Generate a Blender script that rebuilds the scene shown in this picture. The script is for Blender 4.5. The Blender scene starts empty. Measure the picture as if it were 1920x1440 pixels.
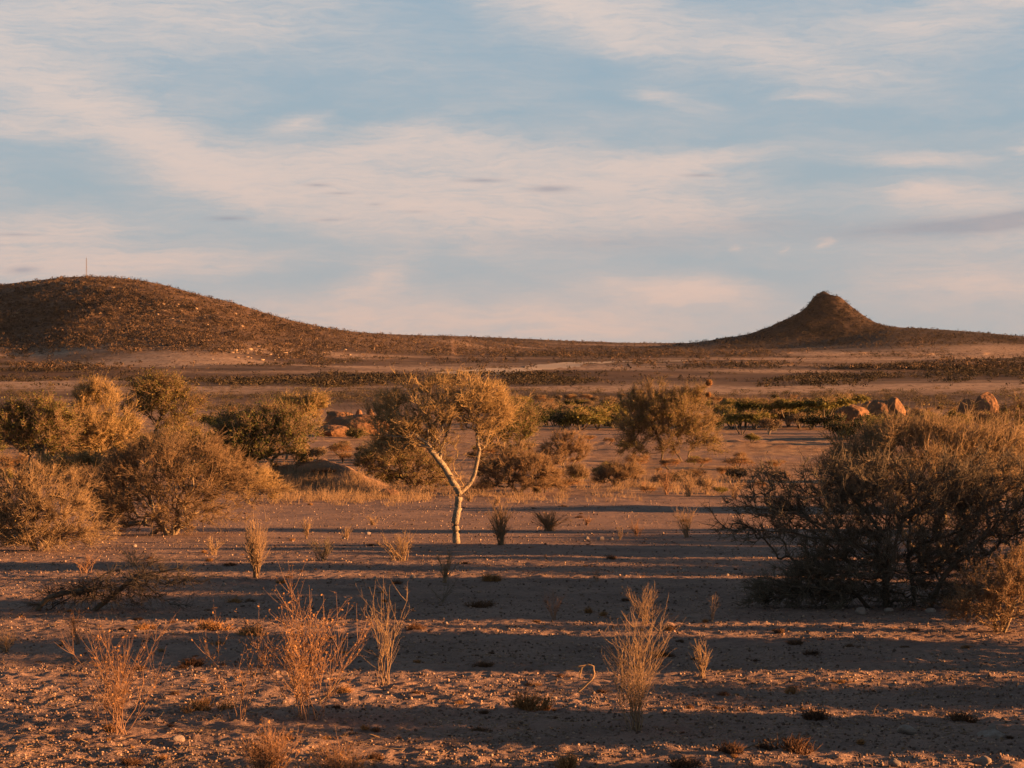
import bpy, math
import numpy as np
from math import radians as R

scene = bpy.context.scene
COL = scene.collection
F = 3739.0            # focal length in photo pixels (1920 wide)
PITCH = math.atan(60 / F)
CAM = np.array([0.0, 0.0, 2.6])
rng = np.random.default_rng(7)

# ------------------------------------------------------------------ camera
cd = bpy.data.cameras.new("camera")
cam = bpy.data.objects.new("camera", cd)
COL.objects.link(cam)
cd.sensor_width = 36.0
cd.lens = F / 1920 * 36
cd.clip_start = 0.1
cd.clip_end = 40000
cam.location = CAM
cam.rotation_euler = (R(90) - PITCH, 0, 0)
scene.camera = cam

# ------------------------------------------------------------------ light
SUN_EL = 7.5          # degrees above the horizon
SUN_BEHIND = 3.5     # degrees behind a line square to the view, on the right
sx = math.cos(R(SUN_EL)) * math.cos(R(SUN_BEHIND))
sy = -math.cos(R(SUN_EL)) * math.sin(R(SUN_BEHIND))
sz = math.sin(R(SUN_EL))
sd = bpy.data.lights.new("sun", 'SUN')
sd.energy = 5.0
sd.angle = R(0.5)
sd.color = (1.0, 0.47, 0.17)
sun = bpy.data.objects.new("sun", sd)
COL.objects.link(sun)
from mathutils import Vector
sun.rotation_euler = Vector((-sx, -sy, -sz)).to_track_quat('-Z', 'Y').to_euler()

scene.view_settings.view_transform = 'Standard'
scene.view_settings.look = 'None'
EXPO = 2.0
scene.view_settings.exposure = EXPO
scene.view_settings.gamma = 1.0
scene.cycles.max_bounces = 5
scene.cycles.diffuse_bounces = 1
scene.cycles.transparent_max_bounces = 8
scene.cycles.volume_bounces = 0

world = bpy.data.worlds.new("World")
scene.world = world
world.use_nodes = True
nt = world.node_tree
nt.nodes.clear()
N, L = nt.nodes, nt.links
wout = N.new('ShaderNodeOutputWorld')
bg = N.new('ShaderNodeBackground')
bg.inputs['Strength'].default_value = 0.06
L.new(bg.outputs[0], wout.inputs[0])
sky = N.new('ShaderNodeTexSky')
sky.sky_type = 'NISHITA'
sky.sun_disc = False
sky.sun_elevation = R(SUN_EL)
sky.sun_rotation = R(90 + SUN_BEHIND)
sky.air_density = 1.0
sky.dust_density = 1.4
sky.ozone_density = 1.6
tc = N.new('ShaderNodeTexCoord')
sep = N.new('ShaderNodeSeparateXYZ')
L.new(tc.outputs['Generated'], sep.inputs[0])
cmb = N.new('ShaderNodeCombineXYZ')
L.new(sep.outputs['X'], cmb.inputs['X'])
L.new(sep.outputs['Z'], cmb.inputs['Y'])


def wmath(op, a, b=None, c=None, clamp=False):
    n = N.new('ShaderNodeMath')
    n.operation = op
    n.use_clamp = clamp
    for i, v in enumerate((a, b, c)):
        if v is None:
            continue
        if isinstance(v, (int, float)):
            n.inputs[i].default_value = v
        else:
            L.new(v, n.inputs[i])
    return n.outputs[0]


def wnoise(vec, scale, detail=6, rough=0.6, dist=0.0, sxyz=(1, 1, 1), rot=0, loc=(0, 0, 0)):
    m = N.new('ShaderNodeMapping')
    m.inputs['Scale'].default_value = sxyz
    m.inputs['Rotation'].default_value = (0, 0, rot)
    m.inputs['Location'].default_value = loc
    L.new(vec, m.inputs['Vector'])
    n = N.new('ShaderNodeTexNoise')
    n.inputs['Scale'].default_value = scale
    n.inputs['Detail'].default_value = detail
    n.inputs['Roughness'].default_value = rough
    n.inputs['Distortion'].default_value = dist
    L.new(m.outputs[0], n.inputs['Vector'])
    return n


# slow warp of the cloud coordinates so that no cloud bank is a clean ellipse
wn = wnoise(cmb.outputs[0], 13, 9, 0.64, 0.0, (1, 2.6, 1))
wv = N.new('ShaderNodeVectorMath'); wv.operation = 'SUBTRACT'
L.new(wn.outputs['Color'], wv.inputs[0]); wv.inputs[1].default_value = (0.5, 0.5, 0.5)
ws = N.new('ShaderNodeVectorMath'); ws.operation = 'MULTIPLY'
L.new(wv.outputs[0], ws.inputs[0]); ws.inputs[1].default_value = (0.06, 0.018, 0.0)
wa = N.new('ShaderNodeVectorMath'); wa.operation = 'ADD'
L.new(cmb.outputs[0], wa.inputs[0]); L.new(ws.outputs[0], wa.inputs[1])
WV = wa.outputs[0]


def banks(lst, vec):
    prev = None
    for (px, row, hl, ht, ang, amp) in lst:
        m = N.new('ShaderNodeMapping'); m.vector_type = 'TEXTURE'
        m.inputs['Location'].default_value = ((px - 960) / F, (660 - row) / F, 0)
        m.inputs['Rotation'].default_value = (0, 0, R(ang))
        m.inputs['Scale'].default_value = (hl * 1.35 / F, ht * 1.45 / F, 1)
        L.new(vec, m.inputs['Vector'])
        g = N.new('ShaderNodeTexGradient'); g.gradient_type = 'QUADRATIC_SPHERE'
        L.new(m.outputs[0], g.inputs[0])
        prev = wmath('MULTIPLY_ADD', g.outputs['Fac'], amp * 2.0, prev if prev is not None else 0.0)
    return prev


bright = banks([
    (1040, 10, 260, 75, -12, .85), (1130, 60, 220, 50, -30, .5), (1400, 110, 330, 60, -12, .55),
    (180, 30, 420, 70, 0, .40), (470, 60, 420, 90, 0, .26), (15, 70, 120, 60, -40, .4), (90, 130, 420, 130, -8, .28),
    (150, 205, 360, 50, -24, .80), (50, 245, 200, 34, -6, .80), (300, 260, 300, 55, -28, .5), (430, 328, 230, 70, -8, .95),
    (580, 235, 60, 26, 12, .6), (740, 262, 170, 32, 14, .5), (860, 270, 160, 34, -6, .45), (650, 300, 260, 60, 10, .4),
    (900, 320, 420, 75, 2, .5), (1180, 325, 360, 38, 5, .75), (1340, 300, 150, 18, 6, .5),
    (780, 385, 360, 80, -5, .65), (1080, 400, 430, 80, 0, .55), (1330, 385, 200, 60, -8, .35),
    (700, 528, 110, 48, 22, .5), (120, 440, 330, 60, 0, .5), (330, 500, 320, 32, 2, .6), (60, 500, 260, 50, 0, .4),
    (1290, 548, 210, 34, -4, .85), (1240, 556, 90, 18, -2, .4), (1060, 608, 330, 55, 0, .65), (700, 590, 360, 50, 0, .4),
    (1800, 535, 300, 50, 0, .45), (1900, 440, 300, 70, 0, .35),
    (1690, 306, 150, 16, 0, .75), (1715, 368, 90, 18, 0, .7), (1900, 290, 50, 10, 0, .8), (1800, 380, 300, 40, 0, .35),
    (1720, 75, 360, 60, -3, .45), (1860, 22, 200, 24, 3, .7), (1240, 185, 120, 22, -12, .4), (1510, 189, 70, 8, 0, .6),
    (1540, 452, 18, 11, 0, .5), (1372, 463, 14, 12, 0, .4), (1480, 463, 14, 7, 0, .3),
    # banks outside the frame, so the sky carries on
    (-900, 200, 500, 90, -15, .7), (-500, 480, 420, 60, 4, .6), (2600, 160, 520, 80, 10, .7), (2400, 450, 500, 60, -3, .6),
    (900, -500, 900, 150, -12, .6), (-300, -350, 600, 110, 8, .6), (2300, -420, 700, 120, -6, .6)], WV)
dark = banks([
    (1760, 432, 270, 24, 3, 1.1), (1900, 412, 150, 18, 9, 1.1), (1440, 425, 260, 30, 0, .35), (1150, 455, 350, 30, 0, .3),
    (1030, 356, 60, 9, 0, .9), (905, 340, 60, 6, 0, .8), (435, 413, 52, 6, 1, .8), (598, 350, 36, 5, 0, .7),
    (640, 365, 38, 4, 0, .5), (1310, 332, 50, 5, 0, .6), (60, 447, 56, 4, 0, .6), (70, 511, 40, 9, 4, .9),
    (50, 22, 110, 12, 2, .5), (620, 414, 50, 5, 3, .4), (780, 398, 40, 4, 0, .4), (705, 385, 20, 4, 0, .5), (20, 466, 40, 3, 0, .4)], cmb.outputs[0])
fib = wnoise(WV, 9.0, 10, 0.60, 0.15, (1.0, 4.5, 1.0), R(8))
fib2 = wnoise(WV, 22.0, 9, 0.62, 0.25, (1.0, 6.0, 1.0), R(-12), (3, 1, 0))
fib3 = wnoise(WV, 70.0, 6, 0.6, 0.2, (1.0, 9.0, 1.0), R(-10), (7, 2, 0))
den = wmath('MULTIPLY', bright, wmath('ADD', wmath('MULTIPLY', wmath('SUBTRACT', fib.outputs['Fac'], .22, clamp=True), 2.1), wmath('MULTIPLY', wmath('SUBTRACT', fib2.outputs['Fac'], .34, clamp=True), 3.4)))
veil = wmath('MULTIPLY', wmath('SUBTRACT', fib.outputs['Fac'], 0.40, clamp=True), 0.9)
den = wmath('MULTIPLY', wmath('ADD', wmath('MULTIPLY', den, 0.78), veil), wmath('ADD', wmath('MULTIPLY', fib3.outputs['Fac'], 2.4), -0.2))
# soft shoulder: 1 - exp(-den)
den = wmath('SUBTRACT', 1.0, wmath('POWER', 2.718, wmath('MULTIPLY', den, -1.35)), clamp=True)


def wmix(f, a, b):
    m = N.new('ShaderNodeMix'); m.data_type = 'RGBA'
    if isinstance(f, (int, float)): m.inputs[0].default_value = f
    else: L.new(f, m.inputs[0])
    for i, v in ((6, a), (7, b)):
        if isinstance(v, tuple): m.inputs[i].default_value = (*v, 1)
        else: L.new(v, m.inputs[i])
    return m.outputs[2]


# whitish haze of the low air: the blue thins out towards the horizon
el = wmath('MULTIPLY', wmath('ABSOLUTE', sep.outputs['Z']), 1.0)
low = wmath('POWER', 2.718, wmath('MULTIPLY', el, -11.0))
SK = 1 / (0.06 * 2 ** EXPO)
zen = wmix(0.86, sky.outputs[0], (0.275 * SK, 0.41 * SK, 0.53 * SK))
base = wmix(low, zen, (0.44 * SK, 0.44 * SK, 0.435 * SK))
warm = wmix(low, (0.69 * SK, 0.62 * SK, 0.585 * SK), (0.72 * SK, 0.49 * SK, 0.39 * SK))
c1 = wmix(den, base, warm)
dk = wmath('MULTIPLY', dark, wmath('ADD', wmath('MULTIPLY', fib2.outputs['Fac'], 1.2), 0.1), clamp=True)
c2 = wmix(wmath('MULTIPLY', dk, 0.62), c1, (0.31 * SK, 0.315 * SK, 0.36 * SK))
# the sky overhead is deeper than the band near the horizon
up = wmath('MULTIPLY', wmath('SUBTRACT', el, 0.19, clamp=True), 3.5, clamp=True)
c3 = wmix(wmath('MULTIPLY', up, 0.92), c2, (0.07 * SK, 0.10 * SK, 0.138 * SK))
L.new(c3, bg.inputs['Color'])
world.cycles.sampling_method = 'MANUAL'
world.cycles.sample_map_resolution = 256


# ------------------------------------------------------------------ numeric helpers
_tabs = {}


def vnoise(x, y, seed=0):
    if seed not in _tabs:
        _tabs[seed] = np.random.default_rng(1000 + seed).random((256, 256))
    T = _tabs[seed]
    x = np.asarray(x, float); y = np.asarray(y, float)
    xi = np.floor(x); yi = np.floor(y)
    fx = x - xi; fy = y - yi
    fx = fx * fx * fx * (fx * (fx * 6 - 15) + 10)
    fy = fy * fy * fy * (fy * (fy * 6 - 15) + 10)
    xi = xi.astype(np.int64) & 255; yi = yi.astype(np.int64) & 255
    x1 = (xi + 1) & 255; y1 = (yi + 1) & 255
    return (T[xi, yi] * (1 - fx) + T[x1, yi] * fx) * (1 - fy) + (T[xi, y1] * (1 - fx) + T[x1, y1] * fx) * fy


def fbm(x, y, seed=0, octv=4, rough=0.5):
    s = 0; a = 1; t = 0
    for o in range(octv):
        s = s + a * (vnoise(x * 2 ** o + 17.3 * o, y * 2 ** o + 5.1 * o, seed + o) - 0.5)
        t += a; a *= rough
    return s / t * 2


def hermite(xq, xs, ys):
    xs = np.asarray(xs, float); ys = np.asarray(ys, float)
    d = np.diff(ys) / np.diff(xs)
    m = np.empty_like(ys)
    m[0] = d[0]; m[-1] = d[-1]
    for i in range(1, len(ys) - 1):
        m[i] = 0 if d[i - 1] * d[i] <= 0 else 2 * d[i - 1] * d[i] / (d[i - 1] + d[i])
    xq = np.clip(np.asarray(xq, float), xs[0], xs[-1])
    i = np.clip(np.searchsorted(xs, xq) - 1, 0, len(xs) - 2)
    h = xs[i + 1] - xs[i]; t = (xq - xs[i]) / h
    return ((2 * t ** 3 - 3 * t ** 2 + 1) * ys[i] + (t ** 3 - 2 * t ** 2 + t) * h * m[i]
            + (-2 * t ** 3 + 3 * t ** 2) * ys[i + 1] + (t ** 3 - t ** 2) * h * m[i + 1])


def sstep(a, b, x):
    t = np.clip((x - a) / (b - a), 0, 1)
    return t * t * (3 - 2 * t)


# ------------------------------------------------------------------ terrain
ROWD = [(1440, 12), (1370, 13.7), (1280, 17), (1180, 22), (1100, 29), (1018, 42), (960, 56), (920, 72),
        (860, 115), (812, 180), (785, 260), (750, 520), (715, 1000), (690, 1500), (672, 2000)]
_ds = [-30, 0, 6] + [d for r, d in ROWD] + [2600, 3600, 6000, 12000]
_zs = [0.55, 0.5, 0.33] + [2.6 - (r - 660) / F * d for r, d in ROWD] + [1.0, 8.0, 4.0, -20.0]


def z0(y):
    q = np.sign(y) * np.log1p(np.abs(y) / 5)
    k = np.sign(_ds) * np.log1p(np.abs(_ds) / np.array(5.0))
    return hermite(q, k, _zs)


_cp = [-2500, -1500, -900, -500, -200, 0, 60, 110, 165, 240, 300, 370, 440, 500, 560, 620, 680, 760, 850, 920, 1000, 1100, 1200, 1280, 1400,
       1560, 1680, 1760, 1840, 1920, 2100, 2500, 3500]
_cr = [650, 640, 610, 575, 545, 530, 521, 516, 513, 517, 527, 545, 562, 583, 600, 612, 620, 626, 630, 634, 637, 639, 641, 642, 643,
       625, 609, 613, 619, 626, 634, 640, 648]
_cd = [(-2500, 2600), (600, 2600), (850, 3000), (1050, 3700), (1300, 3900), (1500, 3300), (1700, 3050), (2000, 3050), (3500, 3300)]


def H(x, y):
    x = np.asarray(x, float); y = np.asarray(y, float)
    z = z0(y)
    yy = np.maximum(y, 1.0)
    # small undulation, growing with distance
    z = z + 0.035 * fbm(x / 3.2, y / 4.5, 3, 3) * sstep(2, 12, y) * (1 - sstep(140, 400, y))
    z = z + 0.18 * fbm(x / 22, y / 16, 8, 2) * sstep(50, 120, y)
    z = z + 1.5 * fbm(x / 150, y / 90, 11, 3) * sstep(260, 700, y)
    z = z + 7.0 * fbm(x / 420, y / 210, 14, 3) * sstep(700, 1500, y) * (1 - sstep(3500, 5000, y))
    # sandy heap left of the middle tree and its two lumps
    for (mx, my, rx, ry, h) in ((-6.9, 74, 1.6, 2.2, .95), (-8.6, 76, 1.5, 2.0, .6), (-5.4, 71, .9, 1.2, .5), (-10.4, 77, 1.6, 2.4, .25),
                                (-3.8, 69, 1.0, 1.0, .12), (13.5, 138, 16, 5, .55), (24, 150, 9, 4, .5), (-26, 160, 11, 6, .6)):
        q = ((x - mx) / rx) ** 2 + ((y - my) / ry) ** 2
        z = z + h * np.exp(-q) * (1 + 0.18 * fbm(x / .5, y / .6, 21, 3))
    # low bank just outside the right edge, on which the thicket stands
    xb = x - (7.0 + 0.27 * y)
    z = z + 0.12 * sstep(0, 5, xb) * (1 - sstep(9, 18, xb)) * sstep(4, 9, y) * (1 - sstep(40, 47, y)) * (0.8 + 0.5 * fbm(x / 6, y / 3, 31, 2))
    # ridge line: the big hill on the left, the flat saddle, the shoulder on the right
    px = x / np.maximum(yy, 200) * F + 960
    px = np.clip(px, -2490, 3490)
    Dc = hermite(px, [p for p, _ in _cd], [d for _, d in _cd])
    S = hermite(px, _cp, _cr)
    zc = 2.6 + (660 - S) / F * Dc - 3.0
    yf = Dc - 1250 + 230 * np.exp(-((px - 20) / 120) ** 2) - 130 * np.exp(-((px - 420) / 170) ** 2) \
        + 60 * fbm(px / 260, y / 1400, 41, 2)
    yf = np.where(px > 850, Dc - 950, yf) * sstep(700, 950, px) + yf * (1 - sstep(700, 950, px))
    t = np.clip((y - yf) / (Dc - yf), 0, 1)
    g = (1 - np.cos(np.pi * t ** 1.35)) / 2
    back = sstep(0, 2600, y - Dc)
    ridge = (zc - z0(Dc)) * g * (1 - 0.75 * back)
    rough = g * (1 - g) * 4
    hillness = sstep(8, 40, ridge)
    ridge = ridge + rough * hillness * (11 * fbm(x / 190, y / 240, 51, 4, .55) + 5.5 * fbm(x / 55, y / 70, 57, 4, .6))
    # cone
    cx, cy = 477.0, 3000.0
    dx = x - cx; dy = y - cy
    r = np.sqrt(dx * dx + dy * dy)
    a = np.arctan2(dy, dx)
    rr = r * (1 + 0.05 * fbm(dx / 60, dy / 60, 61, 3) * sstep(20, 80, r))
    side = 0.5 - 0.5 * np.cos(a)          # 0 on the right, 1 on the left
    ph = hermite(rr, [0, 9, 15, 21, 28, 37, 50, 64, 92, 124, 172, 220, 300, 420], [92, 91.5, 90, 85, 77, 68, 58, 50, 37, 27, 18, 12, 4, 0])
    cone = ph * (0.93 + 0.07 * side) + sstep(2, 30, ph) * (1.6 * (ph > 72) * fbm(x / 7, y / 7, 67, 2) + 2.2 * fbm(x / 13, y / 13, 63, 3) + 2.2 * fbm(x / 40, y / 40, 65, 3) * (1 - sstep(70, 86, ph)))
    base = z + np.maximum(ridge, 0)
    # smooth maximum of ridge and cone
    zcon = z0(y) + cone - 2.5
    k = 5.0
    m = np.maximum(base, zcon)
    z = np.where(y > 2300, m + k * np.log(np.exp((base - m) / k) + np.exp((zcon - m) / k)) * (y > 2300), base)
    return z


def micro(x, y):
    near = 1 - sstep(32, 48, y)
    w = (0.019 * fbm(x / .11, y / .13, 71, 3) + 0.016 * fbm(x / .55, y / .65, 77, 3)) * near
    # clods
    c = vnoise(x / .16, y / .18, 81)
    w = w + 0.018 * np.clip(c - .72, 0, 1) / .28 * near * sstep(0.45, .65, vnoise(x / 2.3, y / 1.7, 82))
    w = w + 0.016 * np.clip(fbm(x / .07, y / .09, 88, 2), 0, 1) * near
    return w + 0.05 * fbm(x / 1.3, y / 1.3, 84, 3) * sstep(40, 70, y) * (1 - sstep(160, 260, y))


def HM(x, y):
    return H(x, y) + micro(x, y)


cp_, sp_ = math.cos(PITCH), math.sin(PITCH)


def raydir(px, row):
    px = np.asarray(px, float); row = np.asarray(row, float)
    dz = (720 - row) / F
    dx = (px - 960) / F
    y = cp_ + dz * sp_
    z = -sp_ + dz * cp_
    return dx / y, z / y       # per metre of y


_Y = np.exp(np.linspace(math.log(8), math.log(5200), 1600))
_colpx = np.arange(-160, 2084, 3.0)
_u, _v = raydir(_colpx, np.full(len(_colpx), 700.0))
_el = (H(_u[:, None] * _Y, np.broadcast_to(_Y, (len(_u), len(_Y)))) - CAM[2]) / _Y
_run = np.maximum.accumulate(_el, axis=1)          # highest line of sight met so far, along each column


def at_many(px, row):
    """world points where rays from the photographer's eye meet the ground"""
    u, v = raydir(px, row)
    ci = np.clip(np.round((np.asarray(px, float) + 160) / 3).astype(int), 0, len(_colpx) - 1)
    out = np.full((len(u), 3), np.nan)
    yv = np.zeros(len(u)); ok = np.zeros(len(u), bool)
    for c in np.unique(ci):
        m = np.where(ci == c)[0]
        j = np.searchsorted(_run[c], v[m])
        g = (j > 0) & (j < len(_Y)); m = m[g]; j = j[g]
        a = _el[c, j - 1]; b = _run[c, j]
        t = np.clip((v[m] - a) / np.maximum(b - a, 1e-9), 0, 1)
        yv[m] = _Y[j - 1] + t * (_Y[j] - _Y[j - 1]); ok[m] = True
    xv = u * yv
    out[ok] = np.stack([xv, yv, HM(xv, yv)], 1)[ok]
    return out


def at(px, row):
    p = at_many(np.array([px]), np.array([row]))[0]
    if np.isnan(p[0]):
        raise ValueError("no ground at %s %s" % (px, row))
    return p


# ------------------------------------------------------------------ mesh helpers
class MB:
    def __init__(s):
        s.v = []; s.t = []; s.m = []; s.tone = []; s.n = 0

    def add(s, V, T, mat=0, tone=0.5):
        V = np.asarray(V, np.float32).reshape(-1, 3); T = np.asarray(T, np.int32).reshape(-1, 3)
        if len(T) == 0: return
        s.v.append(V); s.t.append(T + s.n); s.n += len(V)
        s.m.append(np.full(len(T), mat, np.int32))
        tone = np.asarray(tone, np.float32)
        s.tone.append(np.full(len(V), float(tone), np.float32) if tone.ndim == 0 else tone)

    def mesh(s, name, mats, smooth=False):
        me = bpy.data.meshes.new(name)
        V = np.concatenate(s.v); T = np.concatenate(s.t)
        me.vertices.add(len(V)); me.vertices.foreach_set('co', V.ravel())
        me.loops.add(T.size); me.loops.foreach_set('vertex_index', T.ravel())
        me.polygons.add(len(T)); me.polygons.foreach_set('loop_start', np.arange(0, T.size, 3, dtype=np.int32))
        me.polygons.foreach_set('material_index', np.concatenate(s.m))
        if smooth: me.polygons.foreach_set('use_smooth', np.ones(len(T), bool))
        at_ = me.attributes.new('tone', 'FLOAT', 'POINT'); at_.data.foreach_set('value', np.concatenate(s.tone))
        for m in (mats if isinstance(mats, (list, tuple)) else [mats]): me.materials.append(m)
        me.update(calc_edges=True)
        return me

    def obj(s, name, mats, parent=None, smooth=False):
        o = bpy.data.objects.new(name, s.mesh(name, mats, smooth))
        COL.objects.link(o)
        if parent is not None: o.parent = parent
        return o


def tag(o, label=None, cat=None, group=None, kind=None):
    if label: o['label'] = label
    if cat: o['category'] = cat
    if group: o['group'] = group
    if kind: o['kind'] = kind
    return o


def thing(name, label, cat, loc=(0, 0, 0), group=None):
    o = bpy.data.objects.new(name, None); COL.objects.link(o)
    o.empty_display_size = 0.2
    o.location = [float(c) for c in loc]
    return tag(o, label, cat, group)


def norm(v): return v / np.maximum(np.linalg.norm(v, axis=-1, keepdims=True), 1e-9)


# ------------------------------------------------------------------ materials
def material(name, c0, c1, rough=0.85, nscale=None, nmix=0.0, c2=None, bump=0.0, trans=0.0, spec=0.2, bscale=None):
    """colour runs from c0 to c1 with the per-leaf / per-stone 'tone'; noise adds c2"""
    m = bpy.data.materials.new(name); m.use_nodes = True
    nt = m.node_tree; n, l = nt.nodes, nt.links
    p = n['Principled BSDF']; out = n['Material Output']
    p.inputs['Roughness'].default_value = rough
    p.inputs['Specular IOR Level'].default_value = spec
    a = n.new('ShaderNodeAttribute'); a.attribute_name = 'tone'
    mx = n.new('ShaderNodeMix'); mx.data_type = 'RGBA'
    mx.inputs[6].default_value = (*c0, 1); mx.inputs[7].default_value = (*c1, 1)
    oi = n.new('ShaderNodeObjectInfo')
    mm = n.new('ShaderNodeMath'); mm.operation = 'MULTIPLY_ADD'; mm.inputs[1].default_value = 0.35; mm.use_clamp = True
    l.new(oi.outputs['Random'], mm.inputs[0])
    sub = n.new('ShaderNodeMath'); sub.operation = 'SUBTRACT'; sub.inputs[1].default_value = 0.175
    l.new(a.outputs['Fac'], sub.inputs[0]); l.new(sub.outputs[0], mm.inputs[2])
    l.new(mm.outputs[0], mx.inputs[0])
    col = mx.outputs[2]
    if nscale:
        tcn = n.new('ShaderNodeTexCoord')
        no = n.new('ShaderNodeTexNoise'); no.inputs['Scale'].default_value = nscale
        no.inputs['Detail'].default_value = 6; no.inputs['Roughness'].default_value = .62
        l.new(tcn.outputs['Object'], no.inputs['Vector'])
        if c2 is not None:
            rp = n.new('ShaderNodeMapRange'); rp.inputs['From Min'].default_value = .38; rp.inputs['From Max'].default_value = .66
            rp.inputs['To Max'].default_value = nmix
            l.new(no.outputs['Fac'], rp.inputs['Value'])
            m2 = n.new('ShaderNodeMix'); m2.data_type = 'RGBA'
            l.new(rp.outputs[0], m2.inputs[0]); l.new(col, m2.inputs[6]); m2.inputs[7].default_value = (*c2, 1)
            col = m2.outputs[2]
        if bump:
            no2 = n.new('ShaderNodeTexNoise'); no2.inputs['Scale'].default_value = bscale or nscale * 3
            no2.inputs['Detail'].default_value = 5
            l.new(tcn.outputs['Object'], no2.inputs['Vector'])
            b = n.new('ShaderNodeBump'); b.inputs['Strength'].default_value = 1; b.inputs['Distance'].default_value = bump
            l.new(no2.outputs['Fac'], b.inputs['Height']); l.new(b.outputs[0], p.inputs['Normal'])
    l.new(col, p.inputs['Base Color'])
    if trans:
        tr = n.new('ShaderNodeBsdfTranslucent'); l.new(col, tr.inputs[0])
        ms = n.new('ShaderNodeMixShader'); ms.inputs[0].default_value = trans
        l.new(p.outputs[0], ms.inputs[1]); l.new(tr.outputs[0], ms.inputs[2]); l.new(ms.outputs[0], out.inputs[0])
    return m


M = {}
M['bark_pale'] = material('pale_bark', (.27, .215, .15), (.36, .29, .20), nscale=11, nmix=.75, c2=(.12, .09, .065), bump=.03, bscale=26)
M['bark_dark'] = material('dark_bark', (.10, .075, .055), (.17, .13, .09), nscale=12, nmix=.5, c2=(.06, .05, .04), bump=.012, bscale=40)
M['bark_mid'] = material('brown_bark', (.22, .16, .10), (.36, .27, .16), nscale=10, nmix=.5, c2=(.12, .09, .06), bump=.015, bscale=35)
M['twig_gold'] = material('golden_twigs', (.26, .17, .08), (.50, .34, .16), trans=.12)
M['twig_brown'] = material('brown_twigs', (.17, .11, .065), (.33, .22, .12), trans=.08)
M['twig_dark'] = material('dark_twigs', (.10, .08, .058), (.23, .175, .115))
M['twig_straw'] = material('straw_twigs', (.20, .135, .078), (.38, .26, .145), trans=.1)
M['twig_black'] = material('blackened_twigs', (.045, .036, .030), (.10, .078, .058))
M['leaf_olive'] = material('olive_leaves', (.090, .088, .026), (.25, .205, .055), trans=.3)
M['leaf_green'] = material('green_leaves', (.048, .066, .020), (.14, .14, .040), trans=.3)
M['leaf_deep'] = material('deep_green_leaves', (.024, .034, .017), (.070, .070, .028), trans=.2)
M['leaf_gold'] = material('golden_leaves', (.22, .16, .05), (.38, .26, .09), trans=.3)
M['leaf_rust'] = material('rusty_leaves', (.24, .115, .045), (.42, .22, .09), trans=.25)
M['leaf_grey'] = material('grey_brown_leaves', (.11, .085, .06), (.22, .17, .11), trans=.15)
M['straw'] = material('dry_straw', (.26, .17, .10), (.46, .31, .18), trans=.2)
M['straw_red'] = material('reddish_stems', (.20, .11, .070), (.38, .22, .13), trans=.15)
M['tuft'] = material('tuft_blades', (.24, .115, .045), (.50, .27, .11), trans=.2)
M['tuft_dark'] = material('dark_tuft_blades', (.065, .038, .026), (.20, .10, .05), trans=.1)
M['stone'] = material('pale_stone', (.26, .20, .165), (.46, .39, .34), nscale=14, nmix=.5, c2=(.28, .18, .12), bump=.01, bscale=60)
M['granite'] = material('orange_granite', (.21, .105, .055), (.29, .15, .075), nscale=1.1, nmix=.7, c2=(.10, .058, .036), bump=.2, bscale=2.2)
M['gravel'] = material('quartz_gravel', (.10, .065, .05), (.46, .31, .22))
M['steel'] = material('galvanised_steel', (.13, .10, .09), (.16, .12, .11), rough=.5)


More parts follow.
